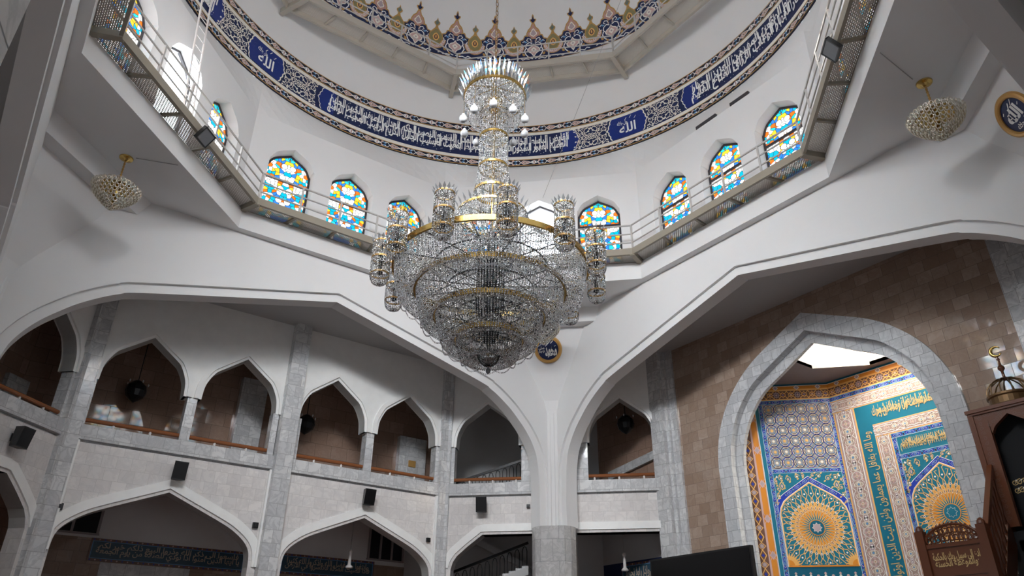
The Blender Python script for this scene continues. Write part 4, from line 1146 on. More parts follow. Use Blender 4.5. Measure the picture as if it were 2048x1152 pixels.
def sunburst(v, cx, cz=5.86, medal='teal'):
    def arch(g, c, lay):
        h = archpts(g); v.poly([(cx + a, b) for a, b in h] + [(cx - a, b) for a, b in h[-2::-1]], c, lay)
    arch(0.17, 'white', 0); arch(.155, 'blue', 1); arch(.02, 'ivory', 3); arch(0.0, 'amber', 4); arch(-.03, 'teal', 5)
    # cartouches along the blue surround
    path = archpts(.088); whole = [(cx - a, b) for a, b in path] + [(cx + a, b) for a, b in path[-2::-1]]
    for a, b in zip(whole, whole[1:]):
        if math.dist(a, b) > .3: 
            o = Vec(); run(o, a[0], a[1], b[0], b[1], cartouche, .12, .36); v.sub(o, lambda x, y: (x, y))
    poly = [(a, b) for a, b in archpts(-.05, 4.75)]; poly = [(-a, b) for a, b in poly] + [(a, b) for a, b in poly[-2::-1]]; poly = [(a, b - cz) for a, b in poly]
    def reach(th):
        d = (math.cos(th), math.sin(th)); best = 9
        for i in range(len(poly)):
            a, b = poly[i], poly[(i + 1) % len(poly)]; ex, ey = b[0] - a[0], b[1] - a[1]; den = d[0] * ey - d[1] * ex
            if abs(den) < 1e-9: continue
            t = (a[0] * ey - a[1] * ex) / den; u = (a[0] * d[1] - a[1] * d[0]) / den
            if t > 0 and -1e-6 <= u <= 1 + 1e-6: best = min(best, t)
        return best
    n = 32; pt = lambda r, th: (cx + r * math.cos(th), cz + r * math.sin(th))
    for k in range(n):
        th = 2 * PI * (k + .5) / n; R = min(reach(th), 1.42); dt = PI / n
        r1 = min(R * .99, .80)
        v.poly([pt(.23, th), pt(.55, th - dt * .98), pt(r1, th - dt * .25), pt(r1, th + dt * .25), pt(.55, th + dt * .98)], 'amber', 6)
        v.poly([pt(.29, th), pt(.55, th - dt * .62), pt(r1 * .98, th), pt(.55, th + dt * .62)], 'orange', 7)
        v.poly([pt(.56, th - dt * .30), pt(.63, th - dt * .34), pt(.68, th), pt(.63, th + dt * .34), pt(.56, th + dt * .30), pt(.52, th)], 'ivory', 8); v.poly([pt(.565, th - dt * .16), pt(.63, th - dt * .2), pt(.65, th), pt(.63, th + dt * .2), pt(.565, th + dt * .16)], 'brown', 9)
        # kite cells and lattice out to the frame
        th2 = 2 * PI * k / n; R2_ = min(reach(th2), 1.42)
        v.ribbon([pt(.6, th2), pt(min(.80, R2_ * .98), th2 + dt * .55), pt(min(.93, R2_ * .99), th2 + dt * .2)], .022, 'amber', 7); v.ribbon([pt(.6, th2), pt(min(.80, R2_ * .98), th2 - dt * .55), pt(min(.93, R2_ * .99), th2 - dt * .2)], .022, 'amber', 7)
        if R2_ > .93:
            v.star(*pt(.80, th2), .042, .03, 4, 'white', 8, th2); v.disc(*pt(.80, th2), .018, 'navy', 9, 6)
        if R2_ > 1.0:
            for q in (-1, 1): v.ribbon([pt(.92, th2), pt(min(R2_, 1.05), th2 + q * dt * .8), pt(min(R2_ * .99, 1.3), th2 + q * dt * .3), pt(R2_ * .985, th2 + q * dt * .9)], .022, 'amber', 7)
            if R2_ > 1.12: v.disc(*pt(1.08, th2), .03, 'white', 8, 6)
    v.disc(cx, cz, .25, 'amber', 10, 28); v.disc(cx, cz, .225, 'teal' if medal == 'teal' else 'teal_dark', 11, 28)
    v.ring(cx, cz, .235, .02, 'orange', 12, 28)
    v.star(cx, cz, .16, .11, 8, 'ivory', 12); v.star(cx, cz, .145, .1, 8, 'teal' if medal == 'teal' else 'mauve', 13)
    # quarter suns in the lower corners
    for sg in (-1, 1):
        x, z = cx + sg * 1.02, 4.74
        for k in range(7):
            th = PI / 2 * (k + .5) / 7; d = (-sg * math.cos(th), math.sin(th)); m = (-d[1], d[0]); L = .40
            v.poly([(x, z), (x + d[0] * L * .6 + m[0] * .035, z + d[1] * L * .6 + m[1] * .035), (x + d[0] * L, z + d[1] * L), (x + d[0] * L * .6 - m[0] * .035, z + d[1] * L * .6 - m[1] * .035)], 'amber', 9)
        v.poly([(x, z)] + [(x - sg * .16 * math.cos(PI / 2 * k / 6), z + .16 * math.sin(PI / 2 * k / 6)) for k in range(7)], 'orange', 10)
    v.rect(cx - 1.04, 4.69, cx + 1.04, 4.735, 'orange', 9)
def spandrel(v, cx, half, z0=6.2, z1=7.62):
    for sg in (-1, 1):
        q = lambda a, b: (cx + sg * a, b)
        for x, z, r, t, a0, fl in ((.62, 7.42, .10, 1.3, 0, 1), (.86, 7.45, .09, 1.3, 2.5, -1), (.98, 7.12, .09, 1.2, 1.2, 1), (.34, 7.5, .08, 1.2, 3, -1), (1.0, 6.88, .07, 1.2, 2, -1), (.8, 7.2, .08, 1.2, 4, 1), (.16, 7.53, .06, 1.1, 1, 1), (1.03, 7.36, .07, 1.1, 5, 1), (1.08, 6.68, .05, 1.1, 3, 1)):
            v.ribbon([q(x + r * (1 - .75 * k / 14) * math.cos(a0 + fl * 2 * PI * t * k / 14), z + r * (1 - .75 * k / 14) * math.sin(a0 + fl * 2 * PI * t * k / 14)) for k in range(15)], .022, 'gilt', 2)
            v.disc(*q(x, z), .028, 'rose' if fl > 0 else 'ivory', 3, 6)
            v.leaf(*q(x + r * .7, z + r * .7), .11, .026, .8, 'gilt', 2); v.leaf(*q(x - r * .7, z - r * .6), .1, .026, 3.8, 'gilt', 2)
        v.poly([q(.86, 7.06), q(.95, 7.16), q(.93, 7.28), q(.86, 7.36), q(.79, 7.28), q(.77, 7.16)], 'gilt', 3); v.poly([q(.86, 7.1), q(.92, 7.17), q(.9, 7.26), q(.86, 7.31), q(.82, 7.26), q(.8, 7.17)], 'teal', 4); v.leaf(*q(.86, 7.13), .14, .03, PI / 2, 'rose', 5)
        v.star(*q(.98, 7.5), .05, .02, 4, 'white', 4)
# ---- left panel
v = Vec(); Wd = 2.45
v.rect(-1.2, 0, 0, 10.15, 'teal_dark', -1); v.rect(0, 0, Wd, 10.15, 'sand', -1)
v.rect(.14, 4.66, Wd - .14, 7.62, 'teal', -.5); v.rect(.14, 0, Wd - .14, 4.66, 'teal_dark', -.5)
frieze(v, -1.1, Wd)
# strapwork field of interlaced rings on a cream ground
G = .40; x0, x1, z0, z1 = .15, Wd - .15, 7.78, 9.99
nx = 6; gx = (x1 - x0) / nx; nz = 6; gz = (z1 - z0) / nz
for i in range(nx):
    for j in range(nz):
        x, z = x0 + gx * (i + .5), z0 + gz * (j + .5); odd = (i + j) % 2
        v.star(x, z, .05, .036, 6, 'amber' if odd else 'ivory', 4); v.ring(x, z, .085, .014, 'skyblue', 5, 12)
        for k in range(8):
            a = k * PI / 4 + PI / 8; v.poly([(x + .13 * math.cos(a - .26), z + .11 * math.sin(a - .26)), (x + .205 * math.cos(a), z + .175 * math.sin(a)), (x + .13 * math.cos(a + .26), z + .11 * math.sin(a + .26))], 'cream', 3)
        v.ring(x, z, gx * .50, .020, 'blue' if odd else 'navy', 6, 22, ry=gz * .5)
        v.ring(x, z, gx * .34, .014, 'navy', 5, 16, ry=gz * .34)
        for k in range(4):
            a = k * PI / 2 + PI / 4; c, s = math.cos(a), math.sin(a); v.ribbon([(x + c * gx * .22, z + s * gz * .22), (x + c * gx * .7, z + s * gz * .7)], .02, 'skyblue', 6)
for i in range(nx + 1):
    for j in range(nz + 1):
        x, z = x0 + gx * i, z0 + gz * j
        if 0 < i < nx and 0 < j < nz: v.star(x, z, .05, .036, 4, 'amber' if (i + j) % 3 else 'ochre', 4); v.ring(x, z, .085, .014, 'skyblue', 5, 10)
sunburst(v, Wd / 2, medal='dark'); spandrel(v, Wd / 2, 1.1)
for i in range(5):
    x = .35 + i * .44
    v.poly([(x - .16, 4.1), (x - .1, 4.32), (x, 4.5), (x + .1, 4.32), (x + .16, 4.1)], 'ivory', 2); v.poly([(x - .12, 4.1), (x - .07, 4.3), (x, 4.42), (x + .07, 4.3), (x + .12, 4.1)], 'mauve', 3); v.disc(x + .22, 4.42, .05, 'rose', 3, 8); v.disc(x, 4.5, .045, 'rose', 4, 4)
for a in ((.07, 0, .07, 10.0), (Wd - .07, 0, Wd - .07, 10.0)): blue_strip(v, *a, .14)
blue_strip(v, 0, 10.07, Wd, 10.07, .15); blue_strip(v, .14, 7.69, Wd - .14, 7.69, .14)
# strips wrapping the left edge
v.rect(-.12, 0, 0, 10.15, 'teal', 1); v.rect(-.14, 0, -.12, 10.15, 'ivory', 2); v.rect(-.36, 0, -.14, 10.15, 'orange', 1); v.rect(-.40, 0, -.36, 10.15, 'rose', 2)
v.rect(-.9, 0, -.4, 10.15, 'brown', 1)
def dia(o, P, w):
    o.poly([(-.14, 0), (0, .11), (.14, 0), (0, -.11)], 'rose', 3); o.poly([(-.08, 0), (0, .065), (.08, 0), (0, -.065)], 'mauve', 4); o.ribbon([(-P / 2, .1), (-.16, .1), (0, 0), (-.16, -.1), (-P / 2, -.1)], .025, 'rose', 3); o.ribbon([(P / 2, .1), (.16, .1), (0, 0), (.16, -.1), (P / 2, -.1)], .025, 'rose', 3)
run(v, -.25, 0, -.25, 10.1, dia, .22, 1.15)
def inter(o, P, w):
    o.ribbon([(-P / 2, .1), (-P * .2, 0), (0, .12), (P * .2, 0), (P / 2, .1)], .03, 'amber', 2); o.ribbon([(-P / 2, -.1), (-P * .2, 0), (0, -.12), (P * .2, 0), (P / 2, -.1)], .03, 'amber', 2); o.star(0, 0, .09, .05, 8, 'mauve', 3); o.poly([(-P / 2 - .06, 0), (-P / 2, .05), (-P / 2 + .06, 0), (-P / 2, -.05)], 'blue', 3)
run(v, -.55, 0, -.55, 10.1, inter, .3, .56)
v.build('left_panel', PL, niche)
# ---- middle wall
v = Vec(); E = 6.0; cxm = 3.0
v.rect(0, 0, E, 10.15, 'teal', -1)
frieze(v, 0, E); blue_strip(v, 0, 10.07, E, 10.07, .15)
pink_strip(v, 0, 9.78, E, 9.78, .43); pink_strip(v, 1.28, 8.67, 4.72, 8.67, .42)
for s in (.40, E - .40): pink_strip(v, s, 0, s, 9.56, .76)
for s in (1.53, E - 1.53): pink_strip(v, s, 0, s, 8.46, .5)
for z in (8.38, 7.69): blue_strip(v, 1.78, z, E - 1.78, z, .15)
for s in (1.86, E - 1.86): blue_strip(v, s, 0, s, 8.31, .15)
sunburst(v, cxm); spandrel(v, cxm, 1.1)
v.rect(cxm - 1.07, 0, cxm + 1.07, 4.6, 'teal_dark', -.5)
v.build('middle_panel', PC, niche)
# calligraphy on the teal bands
def gilt_text(*a, **k):
    mb = MB(); lay_text(mb, *a, **k); return mb.build('inscription', 'paint_gilt', niche)
gilt_text('قد نرى تقلب وجهك في السماء فلنولينك قبلة ترضاها فول وجهك', 1.36, 4.66, 8.97, 9.50, PC, .012, .012)
gilt_text('السماء فلنولينك قبلة ترضاها فول وجهك شطر', 1.5, 4.6, 9.1, 9.52, PC, .013, .008)
gilt_text('شطر المسجد الحرام وحيث ما كنتم', 2.0, 4.0, 7.84, 8.2, PC, .012, .014)
gilt_text('فولوا وجوهكم شطره وان الذين', 2.05, 3.95, 7.95, 8.24, PC, .013, .012)
for x0, x1 in ((.83, 1.22),):
    gilt_text('وما الله بغافل عما يعملون ولئن اتيت الذين اوتوا الكتاب بكل اية ما تبعوا قبلتك', 1.5, 8.7, 0, .36, PC, .012, .008, rot=lambda a, b: (1.22 - b, a))
mb = MB()
for i in range(30):
    x = 2.06 + 1.9 * (i + .5) / 30; mb.face([PC(x - .008, 7.9, .012), PC(x + .01, 7.9, .012), PC(x + .014, 8.22, .012), PC(x - .002, 8.22, .012)])
mb.build('inscription_strokes', 'paint_gilt', niche)
# ================================================================== CRYSTAL
BEAD_STEP, BEAD_SIZE = 1.12, 1.06
OCT_V = np.array([(1, 0, 0), (0, 1, 0), (-1, 0, 0), (0, -1, 0), (0, 0, 1), (0, 0, -1)], float)
OCT_F = np.array([(0, 1, 4), (1, 2, 4), (2, 3, 4), (3, 0, 4), (1, 0, 5), (2, 1, 5), (3, 2, 5), (0, 3, 5)])
def sample(path, step):
    P = np.asarray(path, float); d = np.linalg.norm(np.diff(P, axis=0), axis=1); s = np.concatenate([[0], np.cumsum(d)])
    n = max(2, int(s[-1] / step) + 1); q = np.linspace(0, s[-1], n)
    return np.stack([np.interp(q, s, P[:, k]) for k in range(3)], 1)
def beads(name, paths, step, r, mat, parent, stretch=1.25, jit=.15):
    step *= BEAD_STEP; r *= BEAD_SIZE
    C = np.concatenate([sample(p, step) for p in paths]); n = len(C)
    a = rng.uniform(0, PI / 2, n); t = rng.uniform(-.5, .5, n); sz = r * rng.uniform(1 - jit, 1 + jit, n)
    ca, sa, ct, st = np.cos(a), np.sin(a), np.cos(t), np.sin(t)
    V = np.repeat(OCT_V[None], n, 0) * np.array([1, 1, stretch])
    x, y, z = V[..., 0], V[..., 1], V[..., 2]
    x1 = x * ca[:, None] - y * sa[:, None]; y1 = x * sa[:, None] + y * ca[:, None]
    y2 = y1 * ct[:, None] - z * st[:, None]; z2 = y1 * st[:, None] + z * ct[:, None]
    V = np.stack([x1, y2, z2], -1) * sz[:, None, None] + C[:, None]
    Fc = (OCT_F[None] + 6 * np.arange(n)[:, None, None]).reshape(-1, 3)
    me = bpy.data.meshes.new(name)
    me.vertices.add(6 * n); me.vertices.foreach_set('co', V.reshape(-1).astype(np.float32))
    me.loops.add(len(Fc) * 3); me.loops.foreach_set('vertex_index', Fc.ravel().astype(np.int32))
    me.polygons.add(len(Fc)); me.polygons.foreach_set('loop_start', (np.arange(len(Fc)) * 3).astype(np.int32))
    me.update(calc_edges=True)
    for mt in ([mat] if mat == 'crystal_smoke' else [mat, 'crystal_smoke', 'crystal_silver']): me.materials.append(M[mt])
    if mat != 'crystal_smoke':
        me.polygons.foreach_set('material_index', np.repeat(rng.choice([0, 1, 2], n, p=[.58, .07, .35]), 8).astype(np.int32))  # dark and mirror beads mixed in to imitate refraction sparkle
    o = bpy.data.objects.new(name, me); COL.objects.link(o); o.parent = parent; o['kind'] = 'stuff'
    return o
def bez(p0, p1, p2, n=14):
    t = np.linspace(0, 1, n)[:, None]; p0, p1, p2 = map(np.array, (p0, p1, p2))
    return (1 - t) ** 2 * p0 + 2 * t * (1 - t) * p1 + t * t * p2
def spun(prof, a, wob=0.0):
    P = np.asarray(prof); return np.stack([P[:, 0] * math.cos(a), P[:, 0] * math.sin(a), P[:, 1]], 1)
def curtain(prof, n, a0=0.0): return [spun(prof, a0 + 2 * PI * k / n) for k in range(n)]
def hoop(mb, R, z, h=.07, w=.035, n=64, c=(0, 0)): mb.lathe([(R - w, z - h / 2), (R, z - h / 2), (R, z + h / 2), (R - w, z + h / 2), (R - w, z - h / 2)], n, 0, c)
def leaf_mesh(mb, base, out, upw, L, wd, th=.02):
    """pointed glass leaf standing at base, leaning along out"""
    b = Vector(base); u = Vector(upw).normalized(); o = Vector(out).normalized(); s = u.cross(o).normalized()
    P = [b, b + u * L * .45 + s * wd, b + u * L * .45 - s * wd, b + u * L * .45 + o * th, b + u * L * .45 - o * th, b + u * L + o * L * .12]
    mb.add(P, [(0, 1, 3), (0, 3, 2), (0, 2, 4), (0, 4, 1), (5, 3, 1), (5, 2, 3), (5, 4, 2), (5, 1, 4)])

CZ = 0.0
ch = empty('chandelier', (0, 0, 7.1), 0, 'huge tiered crystal chandelier hanging from a long chain in the middle of the hall', 'chandelier')
class Shift:
    pass
def cpart(o): 
    o.parent = ch; o.matrix_parent_inverse = Matrix.Translation((0, 0, -7.1)); return o
def cbeads(n_, p_, s_, r_, m_, **k):
    return cpart(beads(n_, p_, s_, r_, m_, None, **k))
# chain and rod
mb = MB()
z = 15.95; i = 0
while z < 36.2:
    a = (i % 2) * PI / 2; L = .11
    mb.tube([(math.cos(a) * .035 * math.cos(t), math.sin(a) * .035 * math.cos(t), z + L * math.sin(t)) for t in [2 * PI * k / 8 for k in range(8)]], .011, 5, closed=True)
    z += .175; i += 1
cpart(mb.build('chain', 'bronze'))
mb = MB(); mb.lathe([(.02, 16.0), (.07, 15.95), (.09, 15.85), (.06, 15.72), (.10, 15.6), (.03, 15.5), (.035, 7.6), (.02, 7.5)], 14)
cpart(mb.build('pole', 'gold'))
# glass palm crown
mb = MB()
for R, z, n, L, lean in ((.80, 14.72, 46, .42, .28), (.70, 14.98, 40, .40, .12), (.55, 15.18, 32, .38, .04), (.37, 15.32, 24, .34, -.1), (.18, 15.44, 14, .30, -.15)):
    for k in range(n):
        a = 2 * PI * k / n; o = (math.cos(a), math.sin(a), 0)
        leaf_mesh(mb, (R * o[0], R * o[1], z - .1), o, (o[0] * lean, o[1] * lean, 1), L, .045, .03)
cpart(mb.build('crown_leaves', 'crystal_leaf'))
mb = MB(); hoop(mb, .80, 14.62, .08); 
for k in range(8):
    a = k * PI / 4; mb.bar((.05 * math.cos(a), .05 * math.sin(a), 14.95), (.78 * math.cos(a), .78 * math.sin(a), 14.62), .02, .02)
mb.lathe([(.16, 14.25), (.2, 14.5), (.1, 14.55), (.12, 14.2), (.05, 14.1)], 20)
cpart(mb.build('crown_hoop', 'gold'))
cbeads('crown_bead_curtain', curtain(bez((.76, 14.6), (.62, 14.75), (.16, 14.9)), 70) + curtain(bez((.77, 14.6), (.80, 14.2), (.66, 13.95)), 84)
       + curtain(bez((.66, 13.98), (.6, 13.78), (.36, 13.98)), 70) + curtain(bez((.66, 14.45), (.5, 14.3), (.2, 14.5)), 40), .032, .0155, 'crystal')
for k in range(10):
    a = 2 * PI * (k + .5) / 10; x, y = .80 * math.cos(a), .80 * math.sin(a)
    zc = 13.66 + (.0 if k % 2 else .05)
    mb = MB(); mb.lathe([(.004, zc + .17), (.032, zc + .155), (.036, zc + .125), (.018, zc + .105), (.05, zc + .09), (.085, zc + .06), (.10, zc + .01), (.098, zc - .04), (.075, zc - .085), (.035, zc - .105), (.003, zc - .11)], 16, 0, (x, y))
    o = cpart(mb.build('glass_ball', 'frosted_ball', smooth=True))
    w = MB(); w.tube([(x, y, zc + .15), (x * .98, y * .98, 14.6)], .005, 4); ww = w.build('wire', 'gold'); ww.parent = o
# column of strands
cbeads('column_bead_strands', curtain([(.33, 14.4), (.35, 13.3), (.35, 12.4), (.43, 11.66)], 44) + curtain([(.2, 14.3), (.2, 11.8)], 16, .1)
       + curtain(bez((.44, 11.66), (.50, 11.25), (.80, 11.0)), 60) + curtain(bez((.34, 13.3), (.28, 13.0), (.05, 13.25)), 18) + curtain(bez((.34, 12.38), (.28, 12.1), (.05, 12.3)), 18), .034, .015, 'crystal')
for R, z in ((.36, 14.05), (.365, 13.3), (.365, 12.38), (.45, 11.66), (.82, 11.0)):
    mb = MB(); hoop(mb, R, z, .06)
    for k in range(6): a = k * PI / 3; mb.bar((.02 * math.cos(a), .02 * math.sin(a), z), (R * .98 * math.cos(a), R * .98 * math.sin(a), z), .016, .016)
    cpart(mb.build('hoop', 'gold'))
mb = MB()
for k in range(34): 
    a = 2 * PI * k / 34; o = (math.cos(a), math.sin(a), 0); leaf_mesh(mb, (.83 * o[0], .83 * o[1], 10.98), o, (o[0] * .4, o[1] * .4, 1), .24, .035)
for k in range(72):
    a = 2 * PI * k / 72; o = (math.cos(a), math.sin(a), 0); leaf_mesh(mb, (2.1 * o[0], 2.1 * o[1], 9.60), o, (o[0] * .3, o[1] * .3, 1), .21, .035)
cpart(mb.build('rim_leaves', 'crystal_leaf'))
# tiers of the basket
RINGS = [(2.12, 9.56), (1.61, 9.02), (1.16, 8.45), (.69, 7.92), (.22, 7.54)]
mats = ('crystal', 'crystal', 'crystal', 'crystal')
CTRL = [(2.06, 8.38), (1.52, 7.78), (1.02, 7.28), (.68, 7.1)]
NS = (226, 170, 124, 78)
for i in range(4):
    a, b = RINGS[i], RINGS[i + 1]
    prof = bez(a, CTRL[i], b, 18)
    paths = curtain(prof, NS[i])
    inner = bez((a[0] - .05, a[1]), (a[0] * .8 + b[0] * .2, CTRL[i][1] * .45 + b[1] * .55), (b[0] + .02, b[1] + .02), 12)
    paths += curtain(inner, NS[i] // 3, .02)
    cbeads('bead_tier', paths, .034, .0165, mats[i])
    # garlands hanging along the lower lip
    g = []
    n = NS[i] // 8; mid = prof[9]
    for k in range(n):
        a0, a1 = 2 * PI * k / n, 2 * PI * (k + 1) / n
        g.append(np.array([(mid[0] * 1.015 * math.cos(a0 + (a1 - a0) * t), mid[0] * 1.015 * math.sin(a0 + (a1 - a0) * t), mid[1] - .02 - .07 * math.sin(PI * t)) for t in np.linspace(0, 1, 7)]))
    cbeads('bead_garland', g, .034, .0165, 'crystal')
cbeads('bead_canopy', curtain(bez((.82, 10.98), (1.15, 9.95), (2.08, 9.62)), 120), .040, .016, 'crystal')
for i, (R, z) in enumerate(RINGS[:4]):
    mb = MB(); hoop(mb, R + .06, z - .02, .11 if i else .13, .045, 96); cpart(mb.build('hoop', 'gold'))
    mb = MB()
    for k in range(12):
        a = 2 * PI * (k + .5) / 12; mb.bar((.1 * math.cos(a), .1 * math.sin(a), z + .12), (R * .99 * math.cos(a), R * .99 * math.sin(a), z), .019, .019)
    hoop(mb, R * .6, z + .05, .03, .02, 48)
    cpart(mb.build('spokes', 'iron_black'))
    # bead hub standing on each ring's spokes
    rr = min(.30, R * .3)
    cbeads('bead_hub', curtain([(rr, z + .1), (rr, z + .62)], 26) + curtain(bez((rr, z + .1), (rr * .7, z - .12), (.03, z - .1)), 26), .032, .0165, 'crystal_smoke')
    # bead discs strung across the ring
    cbeads('bead_net', curtain(bez((R * .97, z), (R * .62, z - .05 + .22), (rr, z + .5)), int(40 + 36 * R)), .045, .016, 'crystal')
mb = MB(); mb.lathe([(.22, 7.56), (.215, 7.48), (.18, 7.38), (.11, 7.31), (.03, 7.285), (.03, 7.25), (.012, 7.24)], 24)
cpart(mb.build('bowl', 'crystal_leaf', smooth=True))
cbeads('bowl_beads', curtain(bez((.24, 7.56), (.22, 7.32), (.03, 7.28)), 30), .03, .0125, 'crystal_smoke')
mb = MB(); mb.lathe([(.004, 7.245), (.02, 7.235), (.048, 7.2), (.052, 7.17), (.045, 7.135), (.02, 7.11), (.003, 7.105)], 16); cpart(mb.build('pendant_ball', 'lamp_glass', smooth=True))
mb = MB(); mb.lathe([(.03, 10.6), (.12, 10.5), (.10, 10.1), (.18, 9.9), (.08, 9.7), (.14, 9.2), (.06, 9.0), (.12, 8.6), (.05, 8.4), (.1, 8.05), (.03, 7.6)], 16); cpart(mb.build('stem', 'iron_black'))
# twelve glass lanterns around the big ring
near = math.atan2(CAM[1], CAM[0])
lan = empty('lantern'); 
mb = MB()
for z, R in ((10.02, .205), (9.62, .21), (9.23, .205)):
    hoop(mb, R, z, .034, .02, 28)
    for k in range(4): a = k * PI / 2; mb.bar((0, 0, z), (R * math.cos(a), R * math.sin(a), z), .012, .012, 1)
mb.tube([(0, 0, 9.2), (0, 0, 10.05)], .016, 6, 1); mb.lathe([(.03, 9.66), (.06, 9.70), (.03, 9.76), (.05, 9.3), (.07, 9.26), (.02, 9.2)], 10, 1)
mb.bar((-.2, 0, 9.56), (-.42, 0, 9.58), .03, .03)
fr_ = mb.build('frame', ['gold_dull', 'iron_black']); fr_.parent = lan
b = beads('lantern_beads', curtain([(.20, 10.02), (.20, 9.62)], 26) + curtain([(.205, 9.62), (.205, 9.23)], 26, .1) + curtain(bez((.205, 9.23), (.2, 8.97), (.02, 8.98)), 26)
          + curtain(bez((.2, 10.02), (.16, 9.9), (.04, 9.98)), 16) + curtain(bez((.2, 9.62), (.16, 9.45), (.04, 9.55)), 16) + curtain([(.09, 9.85), (.09, 9.4)], 8), .034, .0155, 'crystal', lan)
mb = MB()
for k in range(16):
    a = 2 * PI * k / 16; o = (math.cos(a), math.sin(a), 0); leaf_mesh(mb, (.2 * o[0], .2 * o[1], 10.0), o, (o[0] * .35, o[1] * .35, 1), .15, .036)
lv = mb.build('leaf_crown', 'crystal_leaf'); lv.parent = lan
lan.parent = ch; lan.matrix_parent_inverse = Matrix.Translation((0, 0, -7.1))
for k in range(12):
    a = near + math.radians(7 + 30 * k); c = lan if k == 0 else copy_tree(lan, ch)
    c.matrix_parent_inverse = Matrix.Translation((0, 0, -7.1))
    c.location = (2.41 * math.cos(a), 2.41 * math.sin(a), 0); c.rotation_euler = (0, 0, a)

# --- small ring-drop chandeliers under the corner soffits
def small_chandelier(loc, label, proto=[]):
    if proto:
        c = copy_tree(proto[0]); c.location = loc; c['label'] = label; return c
    t = empty('small_chandelier', loc, 0, label, 'chandelier', 'small ring drop chandeliers under the corners')
    m = MB(); m.lathe([(.02, -.12), (.05, -.1), (.09, -.05), (.17, -.03), (.18, 0)], 20); m.build('canopy', 'gold', t)
    m = MB(); m.tube([(0, 0, -.1), (0, 0, -1.0)], .022, 6)
    for k in range(9): m.lathe([(.02, -.18 - k * .09), (.034, -.2 - k * .09), (.02, -.22 - k * .09)], 8)
    m.build('chain', 'gold_dull', t)
    m = MB(); m.lathe([(.05, -.92), (.40, -.96), (.42, -1.0), (.38, -1.02), (.05, -.98)], 24); m.lathe([(.02, -.8), (.09, -1.0), (.05, -1.2), (.09, -1.4), (.02, -1.5)], 12)
    m.build('frame', 'gold', t)
    m = MB()
    rows = [(.40, -.95), (.52, -.98), (.585, -1.05), (.56, -1.13), (.505, -1.20), (.445, -1.27), (.38, -1.34), (.315, -1.40), (.25, -1.46), (.185, -1.52), (.12, -1.57), (.05, -1.62)]
    for i, (R, z) in enumerate(rows):
        n = max(4, int(2 * PI * R / .115))
        for k in range(n):
            a = 2 * PI * (k + .5 * (i % 2)) / n; c = Vector((R * math.cos(a), R * math.sin(a), z)); tx = Vector((-math.sin(a), math.cos(a), 0)); rad = Vector((math.cos(a), math.sin(a), 0))
            upv = (Vector((0, 0, 1)) + rad * (.35 if z < -1 else -.4)).normalized()
            m.tube([c + tx * (.046 * math.cos(u)) + upv * (.062 * math.sin(u)) for u in [2 * PI * j / 8 for j in range(8)]], .017, 5, closed=True)
    g = m.build('glass_rings', 'crystal_amber', t, smooth=True); g['kind'] = 'stuff'
    proto.append(t); return t
small_chandelier((-7.15, 7.13, 13.86), 'small glass ring chandelier under the far left corner soffit')
small_chandelier((7.3, -7.03, 13.86), 'small glass ring chandelier under the far right corner soffit')
small_chandelier((7.2, 7.2, 13.86), 'small glass ring chandelier half hidden behind the big chandelier, above a round plaque')
# ================================================================== THINGS ON AND AROUND THE WALLS
class Tilt:
    """a plane with its own tangent, upward and normal vectors"""
    def __init__(s, o, t, u, n): s.o, s.t, s.u, s.n = Vector(o), Vector(t), Vector(u), Vector(n)
    def __call__(s, a, b, h=0.0): return tuple(s.o + s.t * a + s.u * b + s.n * h)
def round_plaque(k, z, ssum, texts, label):
    F = axis_frame(k, ssum / R2); c = Vector(F(0, z, 0)); t = F.t; n = (F.n * 1.0 + Vector((0, 0, -.46))).normalized(); u = n.cross(t) * -1
    if u.z < 0: u = -u
    T = Tilt(c + n * .02, t, u, n)
    r = empty('round_plaque', c, 0, label, 'plaque', 'round calligraphy plaques on the sloping corners')
    inv = Matrix.Translation(-c)
    def put(mb, nm, mt): o = mb.build(nm, mt, r); o.matrix_parent_inverse = inv; return o
    m = MB(); n_ = 48; prof = [(.40, .0), (.40, .05), (.43, .075), (.48, .085), (.52, .06), (.535, .0)]
    for (r0, h0), (r1, h1) in zip(prof, prof[1:]):
        for i in range(n_):
            a, b = 2 * PI * i / n_, 2 * PI * (i + 1) / n_
            m.face([T(r0 * math.cos(a), r0 * math.sin(a), h0), T(r0 * math.cos(b), r0 * math.sin(b), h0), T(r1 * math.cos(b), r1 * math.sin(b), h1), T(r1 * math.cos(a), r1 * math.sin(a), h1)])
    put(m, 'frame', 'medallion_gold')
    m = MB(); m.face([T(.41 * math.cos(2 * PI * i / n_), .41 * math.sin(2 * PI * i / n_), .02) for i in range(n_)]); put(m, 'disc', 'paint_navy')
    for tx, x0, x1, y0, y1, bold in texts:
        m = MB(); lay_text(m, tx, x0, x1, y0, y1, T, .03, bold); put(m, 'inscription', 'paint_white')
    m = MB()
    for x0, y0, x1, y1, w in ((-.1, .12, .08, .3, .03), (.1, .22, .2, .32, .022), (-.26, .2, -.2, .24, .02), (.24, .1, .3, .14, .02), (-.02, -.3, .03, -.26, .03), (.2, -.2, .26, -.24, .02)):
        d = (Vector((x1 - x0, y1 - y0)).normalized()); q = Vector((-d.y, d.x)) * w / 2
        m.face([T(x0 + q.x, y0 + q.y, .032), T(x1 + q.x, y1 + q.y, .032), T(x1 - q.x, y1 - q.y, .032), T(x0 - q.x, y0 - q.y, .032)])
    put(m, 'accent_marks', 'paint_white')
round_plaque(1, 12.62, 16.45, [('محمد', -.12, .33, -.26, .14, .03), ('صلى', -.36, -.14, -.02, .12, .02), ('عليه وسلم', -.37, -.12, -.16, 0.0, .018)], 'gold rimmed blue round plaque on the white corner slope right of the big chandelier tip')
